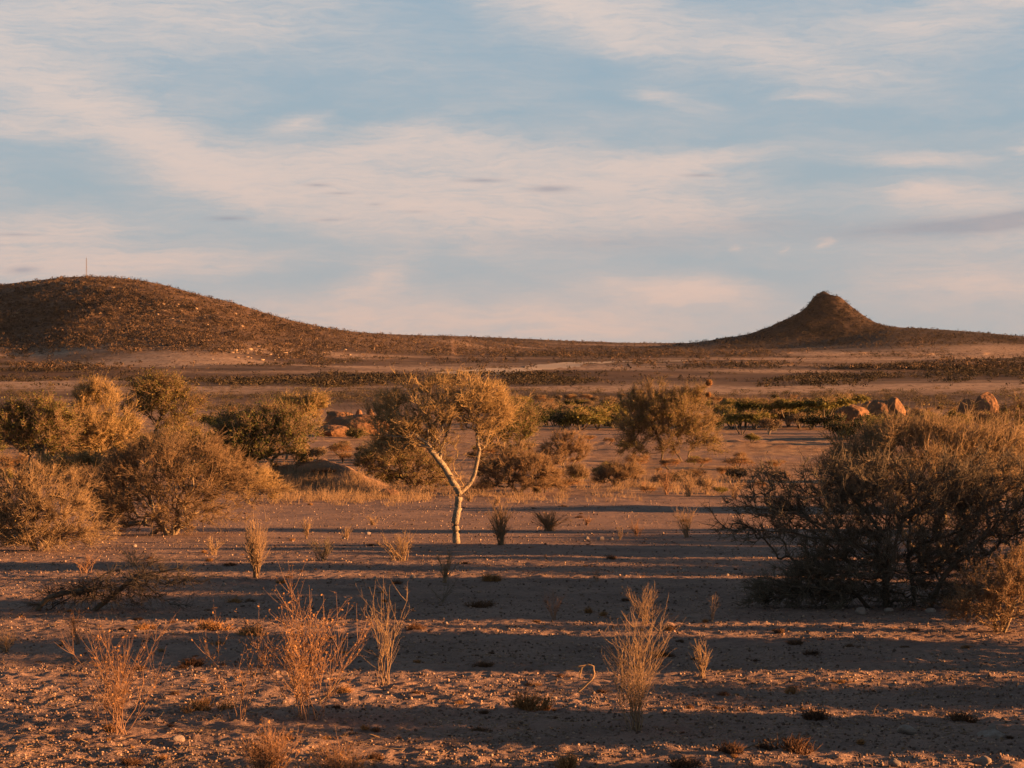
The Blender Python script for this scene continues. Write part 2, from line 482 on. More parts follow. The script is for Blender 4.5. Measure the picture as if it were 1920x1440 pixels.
def ground_material():
    m = bpy.data.materials.new('desert_soil'); m.use_nodes = True
    nt = m.node_tree; n, l = nt.nodes, nt.links
    p = n['Principled BSDF']; p.inputs['Roughness'].default_value = .95; p.inputs['Specular IOR Level'].default_value = .1
    geo = n.new('ShaderNodeNewGeometry')
    P = geo.outputs['Position']

    def noise(scale, det=5, rough=.6, sc=(1, 1, 1)):
        mp = n.new('ShaderNodeMapping'); mp.inputs['Scale'].default_value = sc; l.new(P, mp.inputs[0])
        q = n.new('ShaderNodeTexNoise'); q.inputs['Scale'].default_value = scale; q.inputs['Detail'].default_value = det
        q.inputs['Roughness'].default_value = rough; l.new(mp.outputs[0], q.inputs['Vector'])
        return q.outputs['Fac']

    def rmp(v, a, b, c=0., d=1.):
        q = n.new('ShaderNodeMapRange'); l.new(v, q.inputs[0])
        q.inputs[1].default_value = a; q.inputs[2].default_value = b; q.inputs[3].default_value = c; q.inputs[4].default_value = d
        return q.outputs[0]

    def mix(f, a, b):
        q = n.new('ShaderNodeMix'); q.data_type = 'RGBA'
        l.new(f, q.inputs[0])
        for i, v in ((6, a), (7, b)):
            if isinstance(v, tuple): q.inputs[i].default_value = (*v, 1)
            else: l.new(v, q.inputs[i])
        return q.outputs[2]
    # near: sand with darker crust and grit
    sand = mix(rmp(noise(.9, 6, .65), .35, .65), (.200, .130, .105), (.315, .205, .158))
    sand = mix(rmp(noise(14, 4, .7), .5, .72), sand, (.13, .086, .070))
    sand = mix(rmp(noise(60, 3, .7), .58, .72), sand, (.40, .27, .19))
    av = n.new('ShaderNodeAttribute'); av.attribute_name = 'cover'       # 0 reddish soil, 1 pale dry grass
    ah = n.new('ShaderNodeAttribute'); ah.attribute_name = 'stony'       # 1 = dark stony hill ground
    ad = n.new('ShaderNodeAttribute'); ad.attribute_name = 'plain'       # 1 = beyond the valley
    grass = mix(rmp(noise(.03, 6, .6, (1, 1, 3)), .35, .65), (.36, .235, .16), (.50, .345, .24))
    soil = mix(rmp(noise(.02, 6, .6), .35, .65), (.065, .040, .029), (.125, .074, .048))
    farc = mix(rmp(noise(.35, 5, .75, (1, .35, 1)), .42, .60), mix(av.outputs['Fac'], soil, grass), (.15, .092, .06))
    farc = mix(rmp(noise(.12, 5, .7, (1, .5, 1)), .36, .50), (.40, .265, .18), farc)
    farc = mix(av.outputs['Fac'], soil, farc)
    rock = mix(rmp(noise(.06, 8, .7), .40, .62), (.075, .047, .033), (.155, .095, .062))
    farc = mix(ah.outputs['Fac'], farc, rock)
    ab = n.new('ShaderNodeAttribute'); ab.attribute_name = 'basalt'      # 1 = the dark capped cone and its skirts
    farc = mix(ab.outputs['Fac'], farc, mix(rmp(noise(.09, 8, .7), .40, .62), (.026, .018, .016), (.075, .048, .036)))
    aw = n.new('ShaderNodeAttribute'); aw.attribute_name = 'litter'      # thin dry grass and leaf litter behind the clearing
    col = mix(aw.outputs['Fac'], sand, mix(rmp(noise(.7, 7, .7, (1, .6, 1)), .40, .60), (.20, .112, .065), (.38, .235, .135)))
    col = mix(ad.outputs['Fac'], col, farc)
    l.new(col, p.inputs['Base Color'])
    b = n.new('ShaderNodeBump'); b.inputs['Strength'].default_value = .9; b.inputs['Distance'].default_value = .012
    l.new(noise(45, 4, .7), b.inputs['Height'])
    b2 = n.new('ShaderNodeBump'); b2.inputs['Strength'].default_value = .8; b2.inputs['Distance'].default_value = .035
    l.new(noise(7, 5, .65), b2.inputs['Height']); l.new(b.outputs[0], b2.inputs['Normal'])
    l.new(b2.outputs[0], p.inputs['Normal'])
    return m


def ell(px, row, lst):
    d = 0
    for cx, cy, rx, ry, a in lst: d = d + a * np.exp(-(((px - cx) / rx) ** 2 + ((row - cy) / ry) ** 2))
    return d


# where scrub stands thick or is painted in for shade (DARK) and where pale grass lies open (LIGHT) on the far plain, by bearing and height of view
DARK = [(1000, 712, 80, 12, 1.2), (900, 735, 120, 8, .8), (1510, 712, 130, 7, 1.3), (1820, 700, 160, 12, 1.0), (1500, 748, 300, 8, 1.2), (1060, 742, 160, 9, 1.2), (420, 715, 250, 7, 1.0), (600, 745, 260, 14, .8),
        (100, 690, 90, 6, .8), (190, 702, 60, 6, .6), (1100, 660, 250, 9, 1.6), (1350, 660, 120, 9, .9), (60, 735, 120, 5, .5), (560, 668, 60, 7, .8), (1160, 700, 130, 5, .6), (1700, 668, 90, 5, .5), (1350, 684, 120, 3, .6), (820, 650, 140, 8, .6),  # strongest ellipse: saddle scrub, deepened to paint in the cone's shadow
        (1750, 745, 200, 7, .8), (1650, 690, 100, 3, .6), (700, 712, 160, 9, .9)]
LIGHT = [(1200, 728, 170, 8, 1.3), (1450, 697, 160, 5, 1.0), (1430, 733, 110, 4, 1.0), (1750, 726, 220, 5, 1.2), (330, 672, 150, 16, 1.3), (560, 697, 250, 4, 1.0), (100, 722, 160, 5, 1.0), (1480, 664, 140, 4, .8),
         (1870, 655, 80, 9, 1.3), (1600, 676, 150, 3, .8), (800, 690, 160, 5, .5), (1120, 690, 100, 3, .9), (780, 668, 120, 6, .4), (1330, 706, 100, 3, .6)]


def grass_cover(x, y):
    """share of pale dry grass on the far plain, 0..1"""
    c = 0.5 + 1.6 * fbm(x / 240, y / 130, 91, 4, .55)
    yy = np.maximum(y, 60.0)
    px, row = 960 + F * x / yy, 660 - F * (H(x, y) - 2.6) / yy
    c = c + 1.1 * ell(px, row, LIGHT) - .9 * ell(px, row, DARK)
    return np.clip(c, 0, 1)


# terrain sheet: a fan of rings round the photographer, finest where the photograph looks
ang = [0.0]
while ang[-1] < 17.2: ang.append(ang[-1] + 0.085)
st = 0.085
while ang[-1] < 178:
    st = min(st * 1.12, 3.0); ang.append(ang[-1] + st)
ang = np.array([a for a in ang if a < 178.5])
ang = np.radians(np.concatenate([-ang[:0:-1], ang]))
rad = [1.5]
while rad[-1] < 5600:
    r_ = rad[-1]
    rad.append(r_ * (1.06 if r_ < 10 else 1.0024 if r_ < 32 else 1.005 if r_ < 60 else 1.010 if r_ < 400 else 1.012 if r_ < 1700 else 1.006 if r_ < 3900 else 1.05))
rad = np.array(rad)
nA, nR = len(ang), len(rad)
XX = np.sin(ang)[None, :] * rad[:, None]; YY = np.cos(ang)[None, :] * rad[:, None]
ZZ = HM(XX, YY)
V = np.stack([XX, YY, ZZ], -1).reshape(-1, 3)
i = np.arange(nR - 1)[:, None] * nA; j = np.arange(nA)[None, :]; j1 = (j + 1) % nA
q00 = (i + j).ravel(); q01 = (i + j1).ravel(); q10 = (i + nA + j).ravel(); q11 = (i + nA + j1).ravel()
T = np.concatenate([np.stack([q00, q01, q11], 1), np.stack([q00, q11, q10], 1)])
V = np.vstack([V, [[0, 0, float(H(0, 0))]]])
cidx = len(V) - 1
T = np.concatenate([T, np.stack([np.full(nA, cidx), (np.arange(nA) + 1) % nA, np.arange(nA)], 1)])
T = T[:, ::-1]
mb = MB(); mb.add(V, T)
ground = mb.obj('ground', ground_material(), smooth=True)
tag(ground, kind='structure')
xs_, ys_ = V[:, 0], V[:, 1]


def ridge_amount(x, y): return H(x, y) - z0(y)


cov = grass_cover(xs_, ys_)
hill = sstep(6, 22, ridge_amount(xs_, ys_)) * (ys_ > 1200)
plain = sstep(300, 480, ys_)
_pxr = (960 + F * xs_ / np.maximum(ys_, 60), 660 - F * (V[:, 2] - 2.6) / np.maximum(ys_, 60))
_open = 1 - .85 * np.clip(ell(*_pxr, LIGHT), 0, 1)
hill = hill * _open
_rc = np.hypot((xs_ - 470) / 1.15, (ys_ - 3000))
bas = np.clip(sstep(5, 20, ridge_amount(xs_, ys_)) * (1 - sstep(260, 420, _rc + 50 * fbm(xs_ / 60, ys_ / 60, 95, 3))), 0, 1) * (ys_ > 2300)
bas = np.maximum(bas, .75 * _open * (ys_ > 2300) * (xs_ / np.maximum(ys_, 1) > -.02) * sstep(4, 12, ridge_amount(xs_, ys_)))
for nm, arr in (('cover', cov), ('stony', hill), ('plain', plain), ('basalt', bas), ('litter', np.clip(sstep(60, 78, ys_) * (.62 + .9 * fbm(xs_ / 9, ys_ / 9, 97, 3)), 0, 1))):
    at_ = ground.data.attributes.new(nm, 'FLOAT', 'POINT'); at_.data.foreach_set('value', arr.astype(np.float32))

# ------------------------------------------------------------------ plant building
def rand_dirs(n, r):
    v = r.normal(size=(n, 3)); return norm(v)


def sweep(mb, P, rads, sides, mat=0, tone=.5):
    P = np.asarray(P, float); n = len(P)
    if n < 2: return
    t = np.gradient(P, axis=0); t = norm(t)
    ref = np.array([0, 0, 1.0]) if abs(t[:, 2]).mean() < .8 else np.array([1.0, 0.2, 0])
    a = norm(np.cross(t, ref)); b = np.cross(t, a)
    th = np.arange(sides) / sides * 2 * np.pi
    ring = P[:, None, :] + np.asarray(rads)[:, None, None] * (np.cos(th)[None, :, None] * a[:, None, :] + np.sin(th)[None, :, None] * b[:, None, :])
    V = ring.reshape(-1, 3)
    i = np.arange(n - 1)[:, None] * sides; j = np.arange(sides)[None, :]; j1 = (j + 1) % sides
    A = (i + j).ravel(); B = (i + j1).ravel(); C = (i + sides + j).ravel(); D = (i + sides + j1).ravel()
    T = np.concatenate([np.stack([A, B, D], 1), np.stack([A, D, C], 1)])
    V = np.vstack([V, P[-1] + t[-1] * rads[-1]])
    k = (n - 1) * sides; top = len(V) - 1
    cap = np.stack([k + np.arange(sides), k + (np.arange(sides) + 1) % sides, np.full(sides, top)], 1)
    mb.add(V, np.concatenate([T, cap]), mat, tone)


def spikes(mb, P, D, Ln, r0, r, bend=.25, mat=0, tones=None):
    """many tapered bent twigs at once: ring, ring, tip"""
    n = len(P)
    if n == 0: return
    D = norm(D); Ln = np.broadcast_to(Ln, (n,))[:, None]; r0 = np.broadcast_to(r0, (n,))[:, None]
    ref = np.where(np.abs(D[:, 2:3]) < .9, np.array([[0, 0, 1.0]]), np.array([[1.0, 0, 0]]))
    a = norm(np.cross(D, ref)); b = np.cross(D, a)
    D2 = norm(D + bend * r.normal(size=(n, 3)))
    m = P + D * Ln * .5; tip = m + D2 * Ln * .5
    vs = []
    for c, k in ((P, 1.0), (m, .62)):
        for th in (0, 2.094, 4.189):
            vs.append(c + r0 * k * (math.cos(th) * a + math.sin(th) * b))
    vs.append(tip)
    V = np.stack(vs, 1).reshape(-1, 3)
    base = (np.arange(n) * 7)[:, None, None]
    tri = np.array([[0, 1, 4], [0, 4, 3], [1, 2, 5], [1, 5, 4], [2, 0, 3], [2, 3, 5], [3, 4, 6], [4, 5, 6], [5, 3, 6]])
    T = (base + tri[None]).reshape(-1, 3)
    if tones is None: tones = r.random(n)
    mb.add(V, T, mat, np.repeat(tones, 7))
    return tip, m


def leaves(mb, P, size, r, mat=0, flat=.0, tones=None, aspect=.55):
    """small folded leaf blades"""
    n = len(P)
    if n == 0: return
    size = np.broadcast_to(size, (n,))[:, None] * (0.6 + .8 * r.random((n, 1)))
    d = rand_dirs(n, r); d[:, 2] *= (1 - flat); d = norm(d)
    q = rand_dirs(n, r); w = norm(np.cross(d, q)); nn = np.cross(d, w)
    A = P; B = P + d * size * .5 + w * size * aspect * .5 + nn * size * .1
    C = P + d * size; E = P + d * size * .5 - w * size * aspect * .5 + nn * size * .1
    V = np.stack([A, B, C, E], 1).reshape(-1, 3)
    base = (np.arange(n) * 4)[:, None, None]
    T = (base + np.array([[0, 1, 2], [0, 2, 3]])[None]).reshape(-1, 3)
    if tones is None: tones = r.random(n)
    mb.add(V, T, mat, np.repeat(tones, 4))


def skeleton(paths, targets, step, r, k=.3, wig=.12, upb=.25, ngrow=1):
    """paths: hand-laid limbs [(points, attach_index or None)]; every target is then joined to the nearest
    part of the tree by a curved branch.  returns node positions, parents"""
    cap = 200 + sum(len(p) * 20 for p, _ in paths) + len(targets) * 60
    P = np.zeros((cap, 3)); par = -np.ones(cap, int); D = np.zeros((cap, 3)); pl = np.zeros(cap); n = 0
    ok = np.zeros(cap, bool)
    ends = []
    for pts, att in paths:
        pts = np.asarray(pts, float)
        seg = np.linalg.norm(np.diff(pts, axis=0), axis=1); s = np.concatenate([[0], np.cumsum(seg)])
        m = max(2, int(s[-1] / step) + 1)
        q = np.linspace(0, s[-1], m)
        pp = np.stack([hermite(q, s, pts[:, i]) for i in range(3)], 1)
        if att is None:
            prev = -1; st = 0
        else:
            prev = int(np.argmin(np.linalg.norm(P[:n] - pp[0], axis=1))); st = 1
        for i in range(st, m):
            P[n] = pp[i]
            if 0 < i < m - 1: P[n] += r.normal(size=3) * step * wig * .5
            par[n] = prev
            if prev >= 0:
                v = P[n] - P[prev]; D[n] = v / (np.linalg.norm(v) + 1e-9); pl[n] = pl[prev] + np.linalg.norm(v)
            else: D[n] = norm(pp[1] - pp[0])
            ok[n] = (att is not None) or i > m * .55
            prev = n; n += 1
    base = P[0]
    order = np.argsort(np.linalg.norm(targets - base, axis=1) * (1 + .25 * r.random(len(targets))))
    for ti in order:
        t = targets[ti]
        dv = t - P[:n]
        ds = np.linalg.norm(dv, axis=1)
        back = np.maximum(0, .1 - (dv * D[:n]).sum(1) / (ds + 1e-9))
        cost = ds * (1 + .8 * back) + k * pl[:n]
        cost[~ok[:n]] += 1e3
        j = int(np.argmin(cost)); L_ = ds[j]
        if L_ < step * .6: continue
        m = max(2, int(L_ / step) + 1)
        c = P[j] + D[j] * L_ * .45 + np.array([0, 0, upb * L_ * .4])
        prev = j
        for q in range(1, m + 1):
            u = q / m
            pt = (1 - u) ** 2 * P[j] + 2 * u * (1 - u) * c + u * u * t + r.normal(size=3) * step * wig * (1 if q < m else 0)
            P[n] = pt; par[n] = prev; v = pt - P[prev]; lv = np.linalg.norm(v) + 1e-9
            D[n] = v / lv; pl[n] = pl[prev] + lv; ok[n] = True
            prev = n; n += 1
            if n >= cap - 2: break
        if n >= cap - 70: break
    return P[:n], par[:n], D[:n]


def tree_meshes(P, par, D, r, rbase, rtip, mb_wood, mb_twig, thick, wood_mat=0, twig_mat=0):
    n = len(P)
    cnt = np.zeros(n); kids = [[] for _ in range(n)]
    for i in range(1, n):
        if par[i] >= 0: kids[par[i]].append(i)
    for i in range(n - 1, -1, -1):
        if not kids[i]: cnt[i] = 1
        if par[i] >= 0: cnt[par[i]] += cnt[i]
    roots = [i for i in range(n) if par[i] < 0]
    tips = max(cnt[roots].max(), 2)
    e = math.log(rbase / rtip) / math.log(tips)
    rad = rtip * cnt ** e
    start = [(i, None) for i in roots]
    while start:
        i, prev = start.pop()
        chain = [] if prev is None else [prev]
        while True:
            chain.append(i)
            if not kids[i]: break
            ks = sorted(kids[i], key=lambda q: -cnt[q])
            for q in ks[1:]: start.append((q, i))
            i = ks[0]
        rr = rad[chain].copy()
        if prev is not None: rr[0] = min(rr[0], rr[1] * 1.25)
        rmax = rr[1 if prev is not None else 0]
        pts = P[chain]
        if prev is None: rr[0] *= 1.25
        if rmax > thick: sweep(mb_wood, pts, rr, 8 if rmax > thick * 3 else 5, wood_mat, r.random())
        else: sweep(mb_twig, pts, rr, 3, twig_mat, r.random())
    return rad, cnt


def clumpf(P, q, r):
    a, b = r.random(2) * 90
    return .5 * (fbm(P[:, 0] / q + a, P[:, 2] / q + P[:, 1] / q * .6, 131, 2) + fbm(P[:, 1] / q + b, P[:, 2] / q - P[:, 0] / q * .5, 133, 2)) + .35


def lobes_targets(lobes, n, r, base, s, ydepth=.8, shell=.5):
    """lobes given in photo pixels (cx, cy, rx, ry); turned to metres about the base at the plant's own distance"""
    px, row = base
    A = np.array([l[2] * l[3] * (l[4] if len(l) > 4 else 1) for l in lobes], float); A /= A.sum()
    out = []
    for l, a in zip(lobes, A):
        k = max(3, int(n * a))
        d = rand_dirs(k, r); q = r.random((k, 1)) ** shell
        d = d * q
        rxm = l[2] * s; rzm = l[3] * s
        out.append(np.stack([(l[0] - px) * s + d[:, 0] * rxm, d[:, 1] * rxm * ydepth + (l[5] * s if len(l) > 5 else 0), (row - l[1]) * s + d[:, 2] * rzm], 1))
    T_ = np.concatenate(out)
    q = T_[:, 2].max() * .20          # clumps and gaps
    f = clumpf(T_, q, r)
    T_ = T_[r.random(len(T_)) < np.clip(.38 + 1.9 * f, .1, 1)]
    far = r.random(len(T_)) < .05
    c = T_.mean(0)
    T_[far] = c + (T_[far] - c) * (1.12 + .18 * r.random((far.sum(), 1)))
    T_[:, 2] = np.maximum(T_[:, 2], .04)
    return T_


def grow_plant(name, label, cat, base, lobes, ntarget, wood, twig, leaf, seed, rbase, rtip=.006, step=None, thick=.016,
               limbs=None, ntwig=3000, twl=.25, twr=.0035, nleaf=3000, lsize=.04, up=.3, k=.3, wig=.16, upb=.25, group=None,
               yd=.8, shell=.5, leaf2=None, stems=1, outw=.5, trunkname='trunk', crownname='crown', ground_z=None, bend=.35, tmaxh=None):
    r = np.random.default_rng(seed)
    p = at(*base); s = p[1] / F
    T_ = lobes_targets(lobes, ntarget, r, base, s, yd, shell)
    hgt = T_[:, 2].max()
    step = step or hgt / 28
    paths = []
    if limbs:
        for pts, att in limbs:
            pp = np.array([[(q[0] - base[0]) * s, (q[2] if len(q) > 2 else 0) * s, (base[1] - q[1]) * s] for q in pts])
            if att is None: pp[0, 2] -= .12
            paths.append((pp, att))
    else:
        for q in range(stems):
            a = r.random() * 6.28; e = .12 * hgt
            b0 = np.array([math.cos(a), math.sin(a), 0]) * e * (.25 if stems > 1 else 0)
            top = b0 + np.array([math.cos(a) * e * 1.2 * (stems > 1), math.sin(a) * e * 1.0 * (stems > 1), hgt * (.22 if stems == 1 else .16)])
            b1 = b0.copy(); b1[2] -= .1
            paths.append((np.array([b1, (b0 + top) / 2 + r.normal(size=3) * .02 * hgt, top]), None))
    P, par, D = skeleton(paths, T_, step, r, k, wig, upb)
    wood_mb = MB(); crown_mb = MB()
    rad, cnt = tree_meshes(P, par, D, r, rbase, rtip, wood_mb, crown_mb, thick)
    thin = np.where((cnt <= 6) & (P[:, 2] > .02 * hgt))[0]
    if len(thin) == 0: thin = np.arange(len(P))
    w = 1.0 / np.sqrt(cnt[thin]) * np.clip(clumpf(P[thin], hgt * .13, r) * 2.4, .2, 2) ** .8; w /= w.sum()
    cen = np.array([T_[:, 0].mean(), T_[:, 1].mean(), T_[:, 2].mean() * .6])
    if ntwig:
        ii = r.choice(thin, ntwig, p=w)
        q = P[ii] + (P[np.maximum(par[ii], 0)] - P[ii]) * r.random((ntwig, 1))
        o = norm(P[ii] - cen)
        d = norm(D[ii] * .6 + o * outw + r.normal(size=(ntwig, 3)) * .55 + np.array([0, 0, up]))
        Ln = twl * (.35 + .8 * r.random(ntwig) + 1.3 * r.random(ntwig) ** 7)
        tip, mid = spikes(crown_mb, q, d, Ln, twr, r, bend, 0)
        # side twigs on the twigs
        m2 = ntwig // 2
        jj = r.integers(0, ntwig, m2)
        spikes(crown_mb, mid[jj], d[jj] + r.normal(size=(m2, 3)) * .7, Ln[jj] * .5, twr * .8, r, bend, 0)
        src = np.concatenate([tip, mid, q])
    else:
        src = P[thin]
    mats = [twig]
    if nleaf and leaf:
        mats.append(leaf)
        jj = r.integers(0, len(src), nleaf)
        clump = 0.5 + 0.5 * fbm(src[jj, 0] / (hgt * .16), src[jj, 2] / (hgt * .16) + src[jj, 1], seed % 50 + 100, 2) * 2
        keep = r.random(nleaf) < np.clip(.25 + clump, .12, 1)
        jj = jj[keep]
        LP = src[jj] + r.normal(size=(len(jj), 3)) * lsize * .7
        tone = np.clip(.5 + .35 * r.normal(size=len(jj)) + (clump[keep] - .5) * .3, 0, 1)
        if leaf2:
            mats.append(leaf2)
            sel = r.random(len(jj)) < .35
            leaves(crown_mb, LP[sel], lsize, r, 2, tones=tone[sel])
            leaves(crown_mb, LP[~sel], lsize, r, 1, tones=tone[~sel])
        else:
            leaves(crown_mb, LP, lsize, r, 1, tones=tone)
    root = thing(name, label, cat, p, group)
    if ground_z is not None: root.location.z = ground_z
    if wood_mb.n: wood_mb.obj(trunkname, wood, root, smooth=True)
    crown_mb.obj(crownname, mats, root)
    return root


# ------------------------------------------------------------------ the tree in the middle
grow_plant('thorn_tree', 'pale forked thorn tree with sparse golden crown standing alone in the middle of the clearing', 'tree',
           (857, 1019), [(795, 770, 75, 50), (850, 750, 75, 45, 1.1), (905, 775, 50, 55), (755, 805, 62, 40, 1.2), (810, 825, 62, 30, .7), (735, 775, 50, 45, 1.1),
                         (890, 730, 60, 26, .6), (790, 728, 50, 24, .6), (915, 815, 35, 30, .5), (715, 805, 36, 36, 1.1), (740, 838, 46, 20, 1.0), (830, 845, 30, 14, .2), (935, 765, 30, 36, .9), (850, 712, 70, 12, .3), (846, 735, 34, 30, .7), (848, 780, 36, 30, .5)],
           1050, M['bark_pale'], M['twig_gold'], M['leaf_olive'], 11, .080, .0045, step=.075, thick=.013, wig=.2,
           limbs=[([(857, 1019), (853, 985), (858, 955), (861, 928), (863, 918)], None),
                  ([(861, 925), (850, 905), (838, 885), (826, 865, -8), (810, 845, -15), (795, 825, -20), (775, 812, -25)], 1),
                  ([(824, 868, -8), (826, 845, 0), (822, 825, 5), (808, 805, 12), (795, 775, 15)], 1),
                  ([(818, 856, -12), (832, 832, 5), (838, 810, 12), (850, 775, 15), (870, 750, 15)], 1),
                  ([(863, 922), (878, 912, 8), (888, 895, 12), (893, 870, 12), (898, 848, 14), (910, 835, 15), (917, 815, 15)], 1),
                  ([(898, 850, 14), (896, 830, 8), (893, 805, 2), (897, 775, 0)], 1),
                  ([(872, 916, 5), (862, 898, 0), (852, 880, -10), (850, 868, -15), (857, 856, -20), (875, 850, -25)], 1),
                  ([(805, 838, -16), (785, 832, -22), (755, 818, -25), (725, 815, -25)], 1)],
           ntwig=8500, twl=.27, twr=.0046, nleaf=5200, lsize=.024, up=.35, outw=.35, leaf2=M['leaf_gold'], k=.22)

# ------------------------------------------------------------------ right-hand shrubs
grow_plant('thorn_bush', 'huge dark sprawling thorn bush with bare tangled limbs at the right edge', 'bush',
           (1690, 1140), [(1480, 960, 120, 75), (1600, 930, 130, 80), (1720, 920, 130, 80), (1840, 930, 130, 90), (1520, 1080, 105, 55, .9), (1650, 1050, 120, 70, .8),
                          (1790, 1050, 120, 80, .9), (1930, 980, 110, 120, .8), (1400, 990, 60, 30, .5), (1450, 900, 70, 40, .4), (1440, 1105, 60, 30, .35), (1560, 1110, 90, 30, .6), (1480, 1110, 90, 30, .6), (1680, 1110, 120, 34, .6), (1800, 1110, 110, 40, .6), (1640, 1000, 150, 70, .8), (1460, 1115, 80, 26, 1.0), (1570, 1115, 110, 26, 1.2), (1700, 1125, 120, 18, .6), (1600, 1060, 140, 50, .6)],
           3800, M['bark_dark'], M['twig_dark'], M['leaf_grey'], 21, .045, .0045, step=.07, thick=.012, wig=.22, k=.18,
           limbs=[([(1660, 1140), (1660, 1090, -5), (1672, 1040, -10), (1685, 990, -5), (1700, 950, 0), (1740, 910, 10)], None),
                  ([(1715, 1140), (1712, 1090, 10), (1705, 1040, 15), (1710, 980, 20), (1760, 930, 25), (1830, 900, 30)], None),
                  ([(1740, 1142), (1760, 1090, -15), (1800, 1040, -20), (1850, 990, -25), (1900, 950, -30)], None),
                  ([(1665, 1070, -6), (1630, 1030, -18), (1590, 1010, -25), (1540, 985, -30), (1480, 960, -35), (1420, 950, -35)], 1),
                  ([(1590, 1010, -25), (1520, 1005, -30), (1460, 992, -32), (1400, 990, -35), (1350, 1005, -35)], 1),
                  ([(1675, 1030, -8), (1640, 980, 10), (1600, 930, 20), (1560, 890, 20)], 1),
                  ([(1640, 1142), (1600, 1110, -15), (1540, 1100, -25), (1470, 1095, -30), (1420, 1085, -30)], None),
                  ([(1705, 1040, 15), (1760, 1010, 20), (1830, 1000, 25), (1890, 1010, 30)], 1)],
           ntwig=23000, twl=.17, twr=.0042, nleaf=8000, lsize=.020, up=.2, outw=.5, yd=.75, shell=.7)
grow_plant('thorn_bush', 'tall golden brush dome rising behind the huge dark thorn bush', 'bush',
           (1740, 1070), [(1740, 870, 180, 85), (1640, 865, 100, 65, .8), (1850, 865, 120, 75, .9), (1740, 820, 110, 38, .6), (1740, 960, 190, 80, .6), (1660, 825, 60, 35, .3), (1830, 820, 70, 32, .3), (1590, 900, 70, 60, .4)],
           1500, M['bark_mid'], M['twig_straw'], M['leaf_olive'], 23, .05, .005, step=.10, thick=.014, wig=.18, stems=5,
           ntwig=15000, twl=.27, twr=.0044, nleaf=10000, lsize=.030, up=.45, outw=.5, yd=.8, shell=.45, leaf2=M['leaf_gold'])
grow_plant('thorn_bush', 'dim green brush reaching past the right edge behind the golden dome', 'bush',
           (1905, 1000), [(1930, 830, 90, 80), (1880, 880, 60, 60, .5), (1990, 860, 80, 90, .6)],
           600, M['bark_dark'], M['twig_brown'], M['leaf_olive'], 24, .09, .005, stems=3, ntwig=5000, twl=.35, twr=.005, nleaf=7000, lsize=.045, up=.4)
grow_plant('shrub', 'reddish leafy shrub with pale upright stems in the lower right corner', 'shrub',
           (1870, 1186), [(1870, 1110, 85, 65), (1920, 1090, 70, 75, .8), (1810, 1140, 45, 38, .5), (1860, 1150, 80, 30, .6)],
           700, M['bark_mid'], M['twig_brown'], M['leaf_rust'], 26, .022, .003, stems=6, step=.045, thick=.008, ntwig=5500, twl=.11, twr=.0024,
           nleaf=11000, lsize=.017, up=.5, wig=.2, leaf2=M['leaf_grey'])

# ------------------------------------------------------------------ left-hand shrubs and trees
grow_plant('thorn_shrub', 'broad brown tangled shrub with pale fallen logs under it on the left', 'shrub',
           (320, 1003), [(330, 880, 130, 62), (250, 900, 70, 60, .8), (410, 900, 70, 55, .8), (300, 840, 80, 26, .5), (320, 950, 120, 42, .6), (450, 915, 40, 30, .3), (390, 845, 60, 26, .4), (235, 965, 60, 30, .5), (420, 955, 60, 26, .4), (340, 980, 100, 20, .3), (205, 935, 40, 40, .4), (465, 890, 40, 20, .2)],
           1500, M['bark_mid'], M['twig_brown'], M['leaf_grey'], 31, .045, .0055, step=.085, thick=.014, wig=.2, stems=5,
           ntwig=13000, twl=.26, twr=.0048, nleaf=4500, lsize=.032, up=.3, outw=.5, yd=.7, leaf2=M['leaf_olive'])
grow_plant('thorn_shrub', 'straw coloured tangled shrub at the left edge in front of the green trees', 'shrub',
           (75, 1033), [(70, 960, 95, 58), (10, 950, 70, 60, .7), (150, 960, 45, 45, .5), (70, 1010, 110, 22, .5), (60, 900, 80, 26, .4), (150, 1005, 50, 26, .4), (20, 1000, 60, 30, .4)],
           1000, M['bark_mid'], M['twig_straw'], M['leaf_grey'], 32, .035, .005, step=.075, thick=.012, wig=.22, stems=6,
           ntwig=10000, twl=.24, twr=.0046, nleaf=4000, lsize=.028, up=.4, outw=.5, yd=.7, leaf2=M['leaf_gold'])
grow_plant('thorn_tree', 'green crowned thorn tree with dark trunk behind the straw coloured shrub at the left', 'tree',
           (72, 905), [(70, 800, 70, 48), (20, 800, 55, 40, .6), (115, 815, 45, 45, .6), (70, 770, 50, 22, .5)],
           420, M['bark_dark'], M['twig_brown'], M['leaf_olive'], 33, .10, .010, thick=.03, ntwig=6000, twl=.42, twr=.009, nleaf=14000, lsize=.085,
           limbs=[([(60, 906), (57, 880), (56, 850), (50, 830)], None), ([(88, 907), (86, 880), (84, 850), (90, 825)], None), ([(56, 855), (35, 840, -10), (15, 825, -15)], 1)], leaf2=M['leaf_green'])
grow_plant('thorn_tree', 'straw yellow bare twigged tree with thin pale trunk left of the umbrella shaped acacia', 'tree',
           (192, 898), [(185, 790, 68, 65), (175, 745, 40, 34, .5), (150, 815, 45, 45, .5), (235, 820, 35, 40, .5), (185, 835, 60, 30, .4)],
           420, M['bark_pale'], M['twig_gold'], M['leaf_gold'], 34, .07, .009, thick=.03, ntwig=8500, twl=.5, twr=.009, nleaf=8000, lsize=.07, up=.7,
           limbs=[([(194, 898), (192, 878), (189, 860), (187, 845)], None), ([(189, 862), (197, 850), (205, 835, 8)], 1), ([(188, 860), (178, 848), (168, 835, -8)], 1)], leaf2=M['leaf_olive'])
